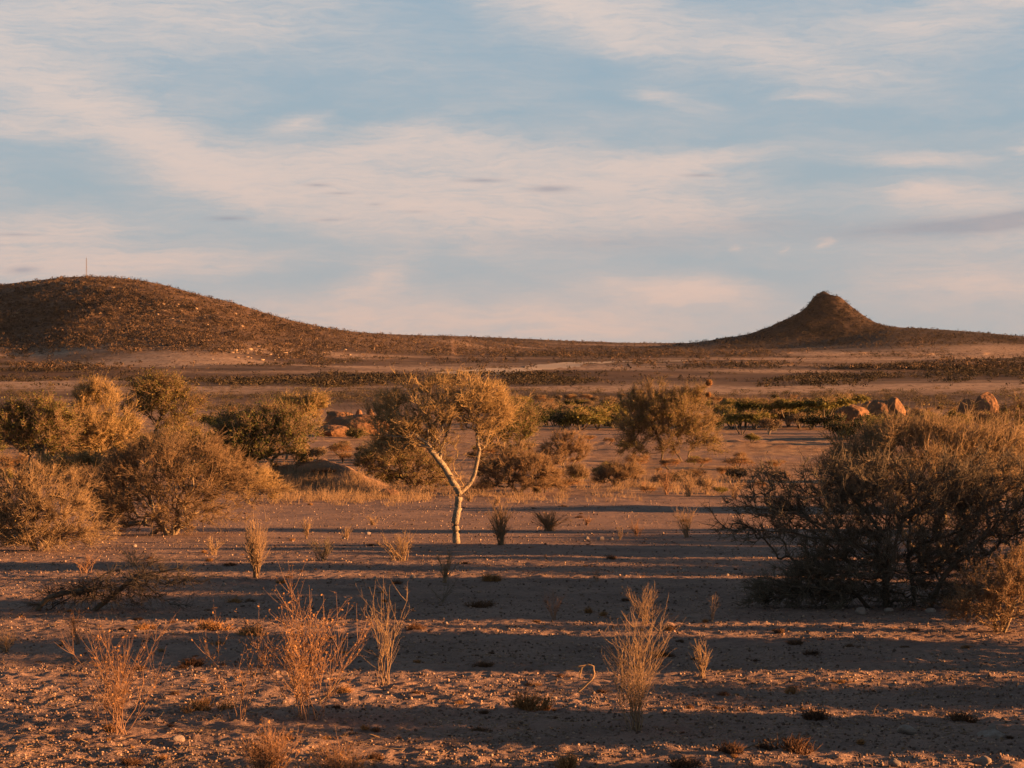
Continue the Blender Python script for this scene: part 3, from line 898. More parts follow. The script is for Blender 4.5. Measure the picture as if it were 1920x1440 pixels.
grow_plant('acacia', 'umbrella shaped acacia with dark stems behind the tangled shrub at left', 'tree',
           (293, 862), [(300, 735, 62, 24, 1.3), (300, 718, 40, 16, .5), (345, 755, 34, 20, .5), (265, 765, 38, 20, .5), (330, 790, 50, 26, .5), (300, 765, 50, 20, .5)],
           420, M['bark_dark'], M['twig_brown'], M['leaf_olive'], 35, .09, .011, thick=.035, ntwig=6000, twl=.5, twr=.010, nleaf=15000, lsize=.095, up=.3,
           limbs=[([(293, 862), (293, 830), (292, 805), (296, 790)], None), ([(292, 808), (300, 785, 5), (306, 760, 8), (310, 742, 8)], 1), ([(293, 800), (283, 780, -6), (272, 768, -10)], 1)], leaf2=M['leaf_gold'])
grow_plant('thorn_tree', 'round green thorn tree with pale limbs standing right of the tangled shrub', 'tree',
           (500, 893), [(480, 820, 62, 45), (545, 810, 48, 42, .8), (430, 800, 50, 32, .6), (560, 850, 40, 28, .5), (445, 850, 50, 30, .4), (500, 780, 40, 20, .4)],
           420, M['bark_mid'], M['twig_straw'], M['leaf_green'], 36, .07, .009, thick=.03, ntwig=6500, twl=.4, twr=.008, nleaf=15000, lsize=.08, up=.3, stems=3, leaf2=M['leaf_olive'])
grow_plant('acacia', 'flat topped acacia with pale slanting limbs above the round green tree', 'tree',
           (540, 862), [(560, 762, 52, 22, 1.2), (590, 752, 30, 14, .5), (520, 765, 36, 18, .6), (560, 790, 45, 22, .4)],
           360, M['bark_pale'], M['twig_gold'], M['leaf_olive'], 37, .085, .011, thick=.035, ntwig=4500, twl=.45, twr=.010, nleaf=10000, lsize=.09, up=.3,
           limbs=[([(537, 862), (540, 835), (548, 812), (560, 795)], None), ([(550, 810), (570, 795, 5), (584, 775, 8), (600, 762, 8)], 1), ([(545, 820), (535, 800, -5), (528, 780, -8)], 1)], leaf2=M['leaf_gold'])
grow_plant('thorn_tree', 'bright green leafy tree cut off by the left edge', 'tree',
           (-18, 880), [(-20, 815, 46, 42), (-50, 790, 50, 40, .7), (0, 845, 26, 26, .4)],
           240, M['bark_dark'], M['twig_brown'], M['leaf_green'], 38, .08, .010, thick=.03, ntwig=2500, twl=.4, twr=.009, nleaf=8000, lsize=.085, stems=2)

# ------------------------------------------------------------------ middle distance
grow_plant('thorn_tree', 'soft rounded green tree close behind the forked middle tree on its right', 'tree',
           (950, 868), [(960, 790, 50, 40), (940, 765, 40, 24, .5), (985, 800, 28, 30, .5), (930, 815, 36, 28, .5), (968, 756, 28, 16, .3), (960, 835, 45, 22, .4)],
           420, M['bark_mid'], M['twig_brown'], M['leaf_green'], 41, .08, .011, thick=.035, ntwig=5000, twl=.4, twr=.008, nleaf=16000, lsize=.075, leaf2=M['leaf_olive'], stems=2)
grow_plant('thorn_tree', 'many stemmed golden green thorn tree standing alone right of centre', 'tree',
           (1242, 866), [(1215, 770, 52, 45), (1270, 775, 55, 45), (1190, 805, 38, 30, .7), (1310, 810, 48, 34, .8), (1225, 735, 44, 22, .6), (1290, 740, 34, 22, .5), (1250, 810, 70, 26, .5), (1185, 765, 26, 26, .3), (1325, 775, 20, 24, .3), (1180, 825, 30, 18, .3), (1320, 835, 40, 20, .5), (1250, 840, 60, 18, .4), (1180, 835, 34, 18, .4), (1240, 780, 70, 40, .6), (1312, 738, 22, 18, .3)],
           1700, M['bark_mid'], M['twig_straw'], M['leaf_olive'], 42, .06, .009, thick=.03, ntwig=20000, twl=.42, twr=.007, nleaf=32000, lsize=.07, up=.4,
           limbs=[([(1240, 867), (1242, 850), (1236, 830), (1230, 808, -6), (1226, 785, -8)], None), ([(1238, 868), (1246, 845), (1256, 825), (1268, 800, 6), (1282, 765, 8), (1304, 742, 8), (1329, 720, 4)], None),
                  ([(1290, 868), (1292, 850), (1305, 836), (1322, 822, -5)], None), ([(1285, 868), (1270, 852), (1262, 835), (1262, 815, 5)], None),
                  ([(1215, 858), (1200, 845), (1188, 832), (1180, 820, -5)], None)], leaf2=M['leaf_gold'])
grow_plant('thorn_bush', 'low spreading green bush in front of the sandy heap left of the forked tree', 'bush',
           (775, 918), [(745, 860, 88, 28), (800, 875, 50, 36, .8), (700, 862, 46, 20, .5), (755, 845, 50, 16, .4), (770, 895, 50, 18, .5), (720, 890, 50, 20, .4), (820, 900, 40, 16, .4)],
           620, M['bark_dark'], M['twig_brown'], M['leaf_olive'], 43, .05, .008, thick=.022, ntwig=7000, twl=.3, twr=.0065, nleaf=13000, lsize=.05, leaf2=M['leaf_green'], stems=4)
grow_plant('thorn_bush', 'dense rusty brown bush directly right of the forked trunk', 'bush',
           (975, 928), [(965, 880, 70, 36), (1020, 885, 44, 34, .7), (925, 890, 35, 28, .5), (970, 850, 45, 16, .3), (985, 905, 75, 16, .4)],
           620, M['bark_dark'], M['twig_brown'], M['leaf_rust'], 44, .05, .007, thick=.02, ntwig=9000, twl=.26, twr=.006, nleaf=8000, lsize=.035, leaf2=M['leaf_grey'], stems=6, up=.5)
grow_plant('thorn_bush', 'thin reddish bare bush behind the rusty brown bush', 'bush',
           (1060, 882), [(1062, 830, 34, 22), (1040, 850, 36, 20, .8), (1085, 845, 26, 20, .5)],
           220, M['bark_mid'], M['twig_brown'], M['leaf_rust'], 45, .06, .009, thick=.03, ntwig=3500, twl=.35, twr=.008, nleaf=2500, lsize=.05, stems=3)
grow_plant('thorn_bush', 'low brown bush in the shadow stripe left of the many stemmed tree', 'bush',
           (1160, 912), [(1160, 888, 38, 17), (1130, 895, 22, 12, .5), (1185, 882, 22, 16, .5)],
           260, M['bark_mid'], M['twig_brown'], M['leaf_rust'], 46, .03, .006, thick=.02, ntwig=4500, twl=.25, twr=.0055, nleaf=2500, lsize=.035, stems=6, up=.5)
grow_plant('thorn_bush', 'small brown bush touching the right side of the rusty brown bush', 'bush',
           (1082, 905), [(1085, 885, 22, 14), (1065, 890, 18, 12, .6)],
           150, M['bark_mid'], M['twig_brown'], M['leaf_grey'], 47, .03, .006, thick=.02, ntwig=2000, twl=.22, twr=.0055, nleaf=1500, lsize=.035, stems=5, up=.5)
grow_plant('thorn_bush', 'little green bush at the foot of the orange rock outcrop', 'bush',
           (668, 822), [(665, 814, 16, 6), (680, 812, 10, 6, .5)],
           90, M['bark_dark'], M['twig_brown'], M['leaf_green'], 48, .05, .012, thick=.03, ntwig=900, twl=.35, twr=.012, nleaf=2500, lsize=.09, stems=3)

grow_plant('thorn_shrub', 'leafless brown shrub filling the gap between the straw shrub and the broad tangled shrub', 'shrub',
           (185, 990), [(185, 945, 50, 36), (170, 905, 60, 24, .6), (215, 920, 40, 26, .5)],
           420, M['bark_mid'], M['twig_brown'], M['leaf_grey'], 51, .03, .005, step=.08, thick=.012, wig=.22, stems=5, ntwig=5000, twl=.26, twr=.0046, nleaf=1500, lsize=.028, up=.3)
grow_plant('thorn_shrub', 'pale twiggy shrub behind the broad tangled shrub on its right side', 'shrub',
           (470, 945), [(470, 905, 46, 26), (430, 890, 40, 26, .6), (510, 920, 26, 18, .4)],
           380, M['bark_mid'], M['twig_gold'], M['leaf_grey'], 52, .03, .006, thick=.016, wig=.2, stems=5, ntwig=4500, twl=.3, twr=.0055, nleaf=1500, lsize=.035, up=.3)
grow_plant('thorn_shrub', 'olive shrub low between the two left trees and the straw shrub', 'shrub',
           (130, 915), [(130, 880, 50, 24), (90, 875, 36, 20, .5), (170, 870, 34, 22, .5)],
           320, M['bark_mid'], M['twig_gold'], M['leaf_olive'], 53, .03, .007, thick=.02, wig=.2, stems=5, ntwig=3800, twl=.35, twr=.007, nleaf=3500, lsize=.05, up=.3)
grow_plant('thorn_shrub', 'soft olive shrub behind the broad tangled shrub under the umbrella shaped acacia', 'shrub',
           (345, 868), [(345, 825, 60, 24), (280, 830, 50, 22, .6), (400, 835, 40, 24, .6)],
           380, M['bark_mid'], M['twig_gold'], M['leaf_olive'], 54, .04, .009, thick=.025, wig=.2, stems=4, ntwig=3800, twl=.42, twr=.008, nleaf=7500, lsize=.075, up=.3, leaf2=M['leaf_gold'])

# ------------------------------------------------------------------ labels that point at one thing
LAND = [(857, 1015, 'the forked thorn tree'), (1190, 1340, 'the tall twiggy weed right of centre'), (575, 1330, 'the orange budded weed'),
        (722, 1270, 'the slim upright weed'), (225, 1350, 'the spreading weed at lower left'), (1530, 1150, 'the huge dark thorn bush'),
        (1860, 1190, 'the reddish corner shrub'), (480, 1080, 'the bundled pale weed'), (1315, 1272, 'the small forked weed'),
        (200, 1140, 'the fallen dark branches'), (1000, 1325, 'the big orange tuft'), (830, 1110, 'the dark seedling'), (1850, 1380, 'the capped pale stone'),
        (1480, 1400, 'the wide dark tuft'), (1050, 1160, 'the grey wispy weed')]
FARL = [(1245, 840, 'the many stemmed thorn tree'), (857, 800, 'the forked thorn tree'), (1555, 760, 'the dark rounded boulder'), (1848, 760, 'the tallest orange boulder'),
        (660, 790, 'the orange rock outcrop'), (500, 830, 'the round green thorn tree'), (320, 900, 'the broad tangled shrub'), (1440, 800, 'the white stemmed little tree')]
ORD = ['first', 'second', 'third', 'fourth', 'fifth', 'sixth', 'seventh', 'eighth', 'ninth', 'tenth', 'eleventh', 'twelfth', 'thirteenth', 'fourteenth',
       'fifteenth', 'sixteenth', 'seventeenth', 'eighteenth', 'nineteenth', 'twentieth']
ORD += ['twenty ' + w for w in ORD[:9]] + ['thirtieth'] + ['thirty ' + w for w in ORD[:9]]
pending = []


def later(o, look, px, row, land=LAND):
    best = min(land, key=lambda l: math.hypot(l[0] - px, (l[1] - row) * 2))
    dx = px - best[0]; dy = (row - best[1]) * 2
    rel = ('right of' if dx > 0 else 'left of') if abs(dx) > abs(dy) else ('in front of' if dy > 0 else 'behind')
    pending.append((look, rel, best[2], math.hypot(dx, dy), o))


def settle_labels():
    import collections
    g = collections.defaultdict(list)
    for look, rel, lm, d, o in pending: g[(look, rel, lm)].append((d, o))
    for (look, rel, lm), lst in g.items():
        lst.sort(key=lambda q: q[0])
        for i, (d, o) in enumerate(lst):
            if len(lst) == 1: o['label'] = '%s %s %s' % (look, rel, lm)
            elif i == 0: o['label'] = '%s %s %s, the nearest to it' % (look, rel, lm)
            elif i == len(lst) - 1: o['label'] = '%s %s %s, the farthest from it' % (look, rel, lm)
            else: o['label'] = '%s %s %s, %s nearest to it' % (look, rel, lm, ORD[min(i, len(ORD) - 1)])


def copy_tree(o, parent=None):
    c = o.copy(); COL.objects.link(c)
    if parent is not None: c.parent = parent
    for ch in o.children: copy_tree(ch, c)
    return c


# ------------------------------------------------------------------ dry weeds
def weed(label, base, top, width, nst, seed, mat='straw', side=9, leafm=None, nleaf=0, lean=0.0, name='dry_weed', cat='weed', rad=.0028, group=None, upr=1.0, lsz=.018, curve=1.5):
    r = np.random.default_rng(seed)
    p = at(*base); s = p[1] / F
    h = (base[1] - top) * s; w = width * .5 * s
    mb = MB(); srcP = []; srcD = []
    nst = int(nst * 1.25); side = int(side * 1.4)
    for q in range(nst):
        a = r.random() * 6.28; k = math.sqrt(r.random())
        e = np.array([math.cos(a) * k * w + lean * w, math.sin(a) * k * w * .8])
        hh = h * (1 - .45 * k * r.random()) * (.62 + .38 * r.random() if q > 1 else 1)
        m = 9; u = np.linspace(0, 1, m)
        b = np.array([r.normal() * w * .10, r.normal() * w * .10])
        pts = np.zeros((m, 3))
        cv = curve * (.7 + .6 * r.random())
        wob = np.cumsum(r.normal(size=(m, 2)) * h * .016, axis=0)
        pts[:, 0] = b[0] + e[0] * u ** cv + wob[:, 0]; pts[:, 1] = b[1] + e[1] * u ** cv + wob[:, 1]
        pts[:, 2] = hh * u - .02
        rr = rad * (1.35 - .95 * u) * (.7 + .6 * r.random())
        sweep(mb, pts, rr, 4, 0, r.random())
        d = norm(np.gradient(pts, axis=0))
        for z in range(side):
            i = r.integers(2, m - 1)
            L_ = h * (.10 + .16 * r.random())
            dd = norm(d[i] + np.append(r.normal(size=2) * .75, r.normal() * .25))
            n2 = 4; v = np.linspace(0, 1, n2)
            pp = pts[i] + dd * (v * L_)[:, None] + np.array([0, 0, 1]) * (v ** 2 * L_ * .3)[:, None]
            sweep(mb, pp, rad * .62 * (1.1 - .7 * v), 3, 0, r.random())
            srcP += list(pp[1:]); srcD += [dd] * (n2 - 1)
        srcP += list(pts[m // 2:]); srcD += list(d[m // 2:])
    srcP = np.array(srcP); srcD = np.array(srcD)
    ii = r.integers(0, len(srcP), nst * 16)
    spikes(mb, srcP[ii], srcD[ii] + r.normal(size=(len(ii), 3)) * .45 + np.array([0, 0, .25]), h * .07 * (.5 + r.random(len(ii))), rad * .42, r, .3, 0)
    mats = [M[mat]]
    if leafm:
        mats.append(M[leafm])
        ii = r.integers(0, len(srcP), nleaf)
        leaves(mb, srcP[ii] + r.normal(size=(nleaf, 3)) * lsz * .5, lsz, r, 1, aspect=.7)
    o = mb.obj(name, mats)
    o.location = [float(c) for c in p]
    o.rotation_euler.z = 0
    return tag(o, label, cat, group)


weed('tall twiggy straw weed with fanned tips standing alone right of centre in front', (1190, 1371), 1118, 112, 16, 101, 'straw', 11, rad=.0023)
weed('orange budded dry weed with knobbly spreading stems left of centre in front', (578, 1350), 1072, 215, 12, 102, 'straw_red', 16, 'leaf_rust', 1500, rad=.0025, lsz=.016, curve=1.2)
weed('sparse crooked dry weed between the spreading weed and the orange budded weed', (445, 1352), 1135, 170, 7, 103, 'straw_red', 6, 'leaf_rust', 260, rad=.0021, curve=1.2)
weed('slim upright pale weed with bare stems standing on the edge of the lit strip', (722, 1284), 1082, 92, 9, 104, 'straw', 6, rad=.0025)
weed('spreading reddish brown weed with curved stems at lower left', (222, 1376), 1150, 200, 14, 105, 'straw_red', 13, 'leaf_rust', 420, rad=.0021, lean=-.25, curve=1.15)
weed('wispy pale weed behind the tall twiggy weed', (1208, 1172), 1086, 80, 14, 106, 'straw', 8, rad=.0024)
weed('bundled pale weed with dense parallel stems at the right of the fallen dark branches', (481, 1084), 958, 42, 26, 107, 'straw', 7, rad=.0050)
weed('small pale forked weed in front of the forked tree', (835, 1092), 1022, 66, 12, 108, 'straw', 6, rad=.0042)
weed('small forked straw weed standing on the far edge of the right lit strip', (1317, 1274), 1192, 36, 9, 109, 'straw', 5, rad=.0028)
weed('little pale weed behind the spreading weed at lower left', (145, 1210), 1130, 40, 9, 110, 'straw_red', 6, 'leaf_rust', 120, rad=.0021)
weed('dark reddish upright weed just right of the forked trunk', (940, 1022), 936, 52, 22, 111, 'twig_brown', 8, rad=.0065)
weed('grey wispy weed in the wide shaded strip right of centre', (1040, 1163), 1098, 52, 10, 112, 'straw_red', 6, rad=.0019)
weed('thin leaning weed left of the lower limbs of the dark thorn bush', (1336, 1168), 1112, 22, 5, 113, 'straw', 3, rad=.0021)
weed('dark bare weed in the shade left of the forked tree', (750, 1052), 990, 120, 18, 114, 'twig_brown', 9, rad=.0050)
weed('pale weed in front of the left limbs of the dark thorn bush', (1287, 1008), 944, 46, 14, 115, 'straw', 7, rad=.0055)
weed('thin pale weed standing alone between two shadow stripes left of the forked tree', (575, 1010), 962, 18, 8, 116, 'straw', 5, rad=.0060)
weed('small dark bush like weed right of the bundled pale weed', (606, 1052), 1004, 56, 16, 117, 'twig_dark', 8, rad=.0050, curve=1.1)
weed('dark seedling with spread bare stems below the small pale forked weed', (828, 1130), 1075, 90, 7, 118, 'twig_dark', 6, rad=.0025, curve=1.0)
weed('straw coloured weed cut off by the left edge', (8, 1222), 1168, 60, 16, 119, 'straw', 8, rad=.0021)
weed('hazy brown weed clump rising from the bottom edge left of centre', (500, 1475), 1352, 150, 40, 120, 'straw_red', 12, 'leaf_rust', 400, rad=.0020)
weed('hazy brown weed clump at the bottom edge below the slim upright weed', (640, 1490), 1375, 170, 40, 121, 'straw_red', 12, 'leaf_rust', 400, rad=.0020)
weed('grey brown fluffy grass clump right of the dark reddish weed', (1030, 995), 950, 90, 60, 122, 'twig_brown', 6, rad=.0045)
weed('pale stalk standing up beside the dark stones right of the forked tree', (1162, 1012), 985, 16, 4, 123, 'straw', 3, rad=.0060)
weed('thin weed in the shade left of the wispy pale weed', (1120, 1090), 1050, 40, 6, 124, 'straw_red', 4, rad=.0025)
for i, (px, b, t, w) in enumerate([(1250, 928, 880, 40), (1290, 930, 872, 50), (1325, 926, 884, 36), (1207, 922, 900, 12), (1375, 935, 890, 40), (1412, 900, 868, 40), (1100, 985, 965, 30),
                                   (650, 1010, 985, 30), (700, 985, 962, 30), (1195, 1005, 970, 34), (400, 1040, 1000, 60), (250, 1060, 1020, 90), (160, 1075, 1035, 60), (930, 948, 926, 30), (880, 940, 918, 30)]):
    o = weed(None, (px, b), t, w, 12 if w > 20 else 7, 130 + i, 'straw' if i % 3 else 'straw_red', 7, rad=.0075 * (b < 960) + .0045 * (b >= 960), cat='weed', group='thin dry weeds scattered in the middle distance')
    later(o, 'thin dry weed', px, b, LAND + FARL)

# fallen dark branches and sticks
grow_plant('fallen_branch', 'fallen dark branches heaped in the shade at left', 'branch',
           (95, 1146), [(160, 1110, 90, 26), (260, 1090, 80, 30, .8), (330, 1090, 70, 22, .5), (250, 1125, 110, 14, .6), (80, 1130, 50, 14, .4), (300, 1058, 60, 14, .2)],
           330, M['bark_dark'], M['twig_black'], None, 61, .032, .004, step=.07, thick=.010, wig=.2, nleaf=0, ntwig=1500, twl=.22, twr=.003, up=.0, outw=.3,
           limbs=[([(70, 1146), (130, 1120, 5), (190, 1082, 8), (250, 1062, 10), (310, 1052, 10)], None), ([(60, 1140), (100, 1118, -8), (170, 1105, -10), (260, 1100, -12)], None),
                  ([(160, 1142), (210, 1118, 6), (262, 1080, 8), (330, 1068, 8)], None)], trunkname='limb', crownname='twigs')


def stick(label, pts, rad, mat, seed, name='fallen_stick', extra=0, base=None, group=None):
    r = np.random.default_rng(seed)
    p = at(*(base or pts[0])); s = p[1] / F; b = base or pts[0]
    mb = MB()
    P = np.array([[(q[0] - b[0]) * s, (q[2] if len(q) > 2 else 0) * s, (b[1] - q[1]) * s] for q in pts])
    sg = np.concatenate([[0], np.cumsum(np.linalg.norm(np.diff(P, axis=0), axis=1))])
    q = np.linspace(0, sg[-1], 16)
    PP = np.stack([hermite(q, sg, P[:, i]) for i in range(3)], 1) + r.normal(size=(16, 3)) * .003
    sweep(mb, PP, rad * np.linspace(1.15, .45, 16), 6, 0, .6)
    D = norm(np.gradient(PP, axis=0))
    if extra:
        ii = r.integers(3, 15, extra)
        spikes(mb, PP[ii], D[ii] + r.normal(size=(extra, 3)) * .6, sg[-1] * .22 * (.5 + r.random(extra)), rad * .5, r, .5)
    o = mb.obj(name, M[mat]); o.location = [float(c) for c in p]
    return tag(o, label, 'stick', group)


stick('bleached curled stick bent over like a hook on the lit strip', [(1082, 1302), (1100, 1285), (1115, 1265), (1114, 1252), (1104, 1248), (1090, 1254), (1086, 1272)], .009, 'straw', 1, extra=9)
stick('long pale stick leaning up from the ground left of the slim upright weed', [(598, 1318), (625, 1290), (640, 1272), (655, 1262)], .007, 'straw', 2, extra=6)
stick('short broken pale branch lying at the foot of the slim upright weed', [(662, 1262), (672, 1278), (684, 1284), (708, 1280)], .012, 'bark_pale', 3, extra=5)
stick('thin curved stalk lying at the left of the spreading weed', [(72, 1331), (95, 1344), (130, 1347), (165, 1340)], .0035, 'straw_red', 4, extra=3)
stick('dark twig lying in the shade right of the big orange tuft', [(1075, 1345), (1105, 1350), (1135, 1358)], .008, 'bark_dark', 5, extra=3)
stick('dark stick lying across the shaded ground near the bottom right', [(1770, 1412), (1800, 1420), (1830, 1428)], .008, 'bark_dark', 6, extra=2)
stick('long thin dark stick lying along the lit strip at right', [(1565, 1312), (1620, 1316), (1680, 1314), (1745, 1318)], .008, 'bark_dark', 7, extra=4)
stick('thin stick running left from the wide dark tuft', [(1385, 1408), (1420, 1398), (1455, 1388)], .006, 'bark_dark', 8, extra=3)
stick('thin dark stick lying in the shade near the small forked weed', [(1340, 1266), (1370, 1258), (1390, 1256)], .006, 'bark_dark', 9, extra=3)
for i, pts in enumerate([[(232, 985), (255, 980, -4), (275, 978, -6), (292, 968, -6)], [(272, 985), (273, 970, -5), (278, 958, -8)], [(318, 1002), (330, 990, -5), (348, 985, -8), (352, 970, -8)], [(285, 1002), (300, 992, -12), (318, 996, -14)]]):
    stick(['pale bleached log lying under the left side of the broad tangled shrub', 'pale stub standing up from the bleached log', 'pale forked log at the right foot of the broad tangled shrub', 'short pale log half hidden under the broad tangled shrub'][i],
          pts, [.075, .05, .055, .06][i], 'bark_pale', 20 + i, name='fallen_log', extra=4, base=(pts[0][0], 1001))


# ------------------------------------------------------------------ tufts
def tuft_mesh(seed, mats, n=170, squat=.8):
    r = np.random.default_rng(seed); mb = MB()
    k = 4 + seed % 4
    cs = r.normal(size=(k, 2)) * .17
    ci = r.integers(0, k, n)
    P = np.zeros((n, 3)); P[:, :2] = cs[ci] + r.normal(size=(n, 2)) * .09; P[:, 2] = -.04
    D = np.zeros((n, 3)); D[:, :2] = P[:, :2] * 1.0 + r.normal(size=(n, 2)) * .42; D[:, 2] = squat * 1.35
    spikes(mb, P, D, .60 * (.35 + .8 * r.random(n)) * (1 - .3 * np.linalg.norm(P[:, :2], axis=1)), .020, r, .45)
    m = n * 2; ii = r.integers(0, n, m)
    DD = norm(D)
    leaves(mb, P[ii] + DD[ii] * (r.random((m, 1)) * .36) + r.normal(size=(m, 3)) * .03, .085, r, 0, tones=r.random(m), aspect=.45)
    return mb.mesh('tuft', mats)


TUFT = [tuft_mesh(s_, M['tuft']) for s_ in range(5)]
TUFTD = [tuft_mesh(s_ + 10, M['tuft_dark'], 190, .55) for s_ in range(5)]
G_T = 'low dry grass tufts dotted over the clearing'


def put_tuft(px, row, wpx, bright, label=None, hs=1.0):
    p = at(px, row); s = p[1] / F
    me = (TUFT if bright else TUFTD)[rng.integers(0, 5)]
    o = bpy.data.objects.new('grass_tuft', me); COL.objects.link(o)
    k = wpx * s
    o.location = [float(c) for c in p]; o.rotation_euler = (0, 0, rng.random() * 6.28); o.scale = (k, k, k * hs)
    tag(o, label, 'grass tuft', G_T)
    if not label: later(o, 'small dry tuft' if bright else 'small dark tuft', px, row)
    return o


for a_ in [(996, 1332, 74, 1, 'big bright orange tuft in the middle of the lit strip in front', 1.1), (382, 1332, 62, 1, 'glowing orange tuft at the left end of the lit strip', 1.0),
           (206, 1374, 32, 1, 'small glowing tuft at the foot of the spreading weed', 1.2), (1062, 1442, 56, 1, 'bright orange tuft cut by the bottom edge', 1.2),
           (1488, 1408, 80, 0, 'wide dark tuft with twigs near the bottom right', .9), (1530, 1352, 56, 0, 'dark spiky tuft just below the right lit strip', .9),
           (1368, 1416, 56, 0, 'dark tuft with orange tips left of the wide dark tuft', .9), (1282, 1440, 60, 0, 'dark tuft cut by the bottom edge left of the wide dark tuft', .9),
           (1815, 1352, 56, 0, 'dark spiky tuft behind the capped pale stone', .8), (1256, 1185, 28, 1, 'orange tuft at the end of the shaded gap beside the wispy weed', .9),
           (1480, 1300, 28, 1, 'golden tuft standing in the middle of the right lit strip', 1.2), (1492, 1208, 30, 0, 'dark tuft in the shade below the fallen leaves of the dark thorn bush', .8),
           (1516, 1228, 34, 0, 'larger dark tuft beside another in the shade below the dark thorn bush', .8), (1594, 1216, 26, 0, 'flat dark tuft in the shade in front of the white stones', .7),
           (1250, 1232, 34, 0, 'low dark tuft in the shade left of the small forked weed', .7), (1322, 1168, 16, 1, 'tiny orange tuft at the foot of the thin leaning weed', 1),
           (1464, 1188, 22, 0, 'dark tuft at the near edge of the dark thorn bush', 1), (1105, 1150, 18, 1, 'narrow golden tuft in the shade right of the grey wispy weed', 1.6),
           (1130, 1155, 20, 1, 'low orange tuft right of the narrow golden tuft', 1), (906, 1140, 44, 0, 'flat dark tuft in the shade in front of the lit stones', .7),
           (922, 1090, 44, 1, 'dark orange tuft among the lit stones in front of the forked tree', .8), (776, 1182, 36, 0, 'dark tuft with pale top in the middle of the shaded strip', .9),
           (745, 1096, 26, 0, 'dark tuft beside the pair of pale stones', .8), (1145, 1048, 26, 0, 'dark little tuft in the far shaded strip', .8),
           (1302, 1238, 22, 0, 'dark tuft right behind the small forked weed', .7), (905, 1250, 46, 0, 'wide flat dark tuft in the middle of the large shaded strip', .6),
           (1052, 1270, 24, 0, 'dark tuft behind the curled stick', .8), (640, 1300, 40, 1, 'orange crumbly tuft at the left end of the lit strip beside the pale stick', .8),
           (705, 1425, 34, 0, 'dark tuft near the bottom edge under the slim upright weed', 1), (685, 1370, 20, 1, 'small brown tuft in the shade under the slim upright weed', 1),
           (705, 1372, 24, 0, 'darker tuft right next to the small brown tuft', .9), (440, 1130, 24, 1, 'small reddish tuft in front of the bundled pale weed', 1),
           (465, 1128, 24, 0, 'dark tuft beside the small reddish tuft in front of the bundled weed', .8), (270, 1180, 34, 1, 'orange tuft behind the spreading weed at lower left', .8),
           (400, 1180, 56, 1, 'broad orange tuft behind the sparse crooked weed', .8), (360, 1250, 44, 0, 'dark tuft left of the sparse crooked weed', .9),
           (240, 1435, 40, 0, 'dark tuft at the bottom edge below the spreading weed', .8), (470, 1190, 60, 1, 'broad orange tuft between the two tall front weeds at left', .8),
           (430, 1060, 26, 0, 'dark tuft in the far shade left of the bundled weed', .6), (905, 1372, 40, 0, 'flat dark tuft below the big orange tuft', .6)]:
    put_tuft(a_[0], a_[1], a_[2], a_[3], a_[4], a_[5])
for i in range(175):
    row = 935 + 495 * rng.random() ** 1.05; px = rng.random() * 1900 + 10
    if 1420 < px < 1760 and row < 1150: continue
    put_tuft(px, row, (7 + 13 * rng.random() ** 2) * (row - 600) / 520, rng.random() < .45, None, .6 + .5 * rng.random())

# ------------------------------------------------------------------ stones
import bmesh


def ico(sub):
    bm = bmesh.new(); bmesh.ops.create_icosphere(bm, subdivisions=sub, radius=1.0)
    V = np.array([v.co[:] for v in bm.verts]); T = np.array([[v.index for v in f.verts] for f in bm.faces]); bm.free()
    return V, T


I2 = ico(3); I4 = ico(5); I0 = ico(1)


def n3(V, f, seed):
    return (fbm(V[:, 0] * f + 3, V[:, 1] * f + V[:, 2] * f * .7, seed, 3) + fbm(V[:, 1] * f + 7, V[:, 2] * f - V[:, 0] * f * .6, seed + 7, 3)) * .5


def stone_mesh(seed, mat, IC=I2, flat=.62, am=.42, facets=5):
    r = np.random.default_rng(seed); V, T = IC; V = V.copy()
    for q in range(facets):          # broken faces
        d = rand_dirs(1, r)[0]; c = .62 + .25 * r.random()
        k = V @ d; over = np.maximum(k - c, 0); V = V - over[:, None] * d * .85
    V = V * (1 + am * n3(V, 1.3, seed % 40 + 120)[:, None])
    V = V * np.array([1, .8 + .3 * r.random(), flat])
    mb = MB(); mb.add(V * .5, T, 0, np.clip(.5 + n3(V, 3, 5), 0, 1))
    return mb.mesh('stone', mat, True)


STONE = [stone_mesh(200 + i, M['stone']) for i in range(7)]
G_S = 'loose pale stones on the clearing'


def put_stone(px, row, wpx, label=None, k=None, hs=1.0):
    p = at(px, row); s = p[1] / F; w = wpx * s
    o = bpy.data.objects.new('stone', STONE[rng.integers(0, 7) if k is None else k]); COL.objects.link(o)
    o.location = (float(p[0]), float(p[1]), float(p[2]) + w * .14 * hs); o.scale = (w, w, w * hs)
    o.rotation_euler = (rng.normal() * .15, rng.normal() * .15, rng.random() * 6.28)
    tag(o, label, 'stone', G_S)
    if not label: later(o, 'pale little stone', px, row)


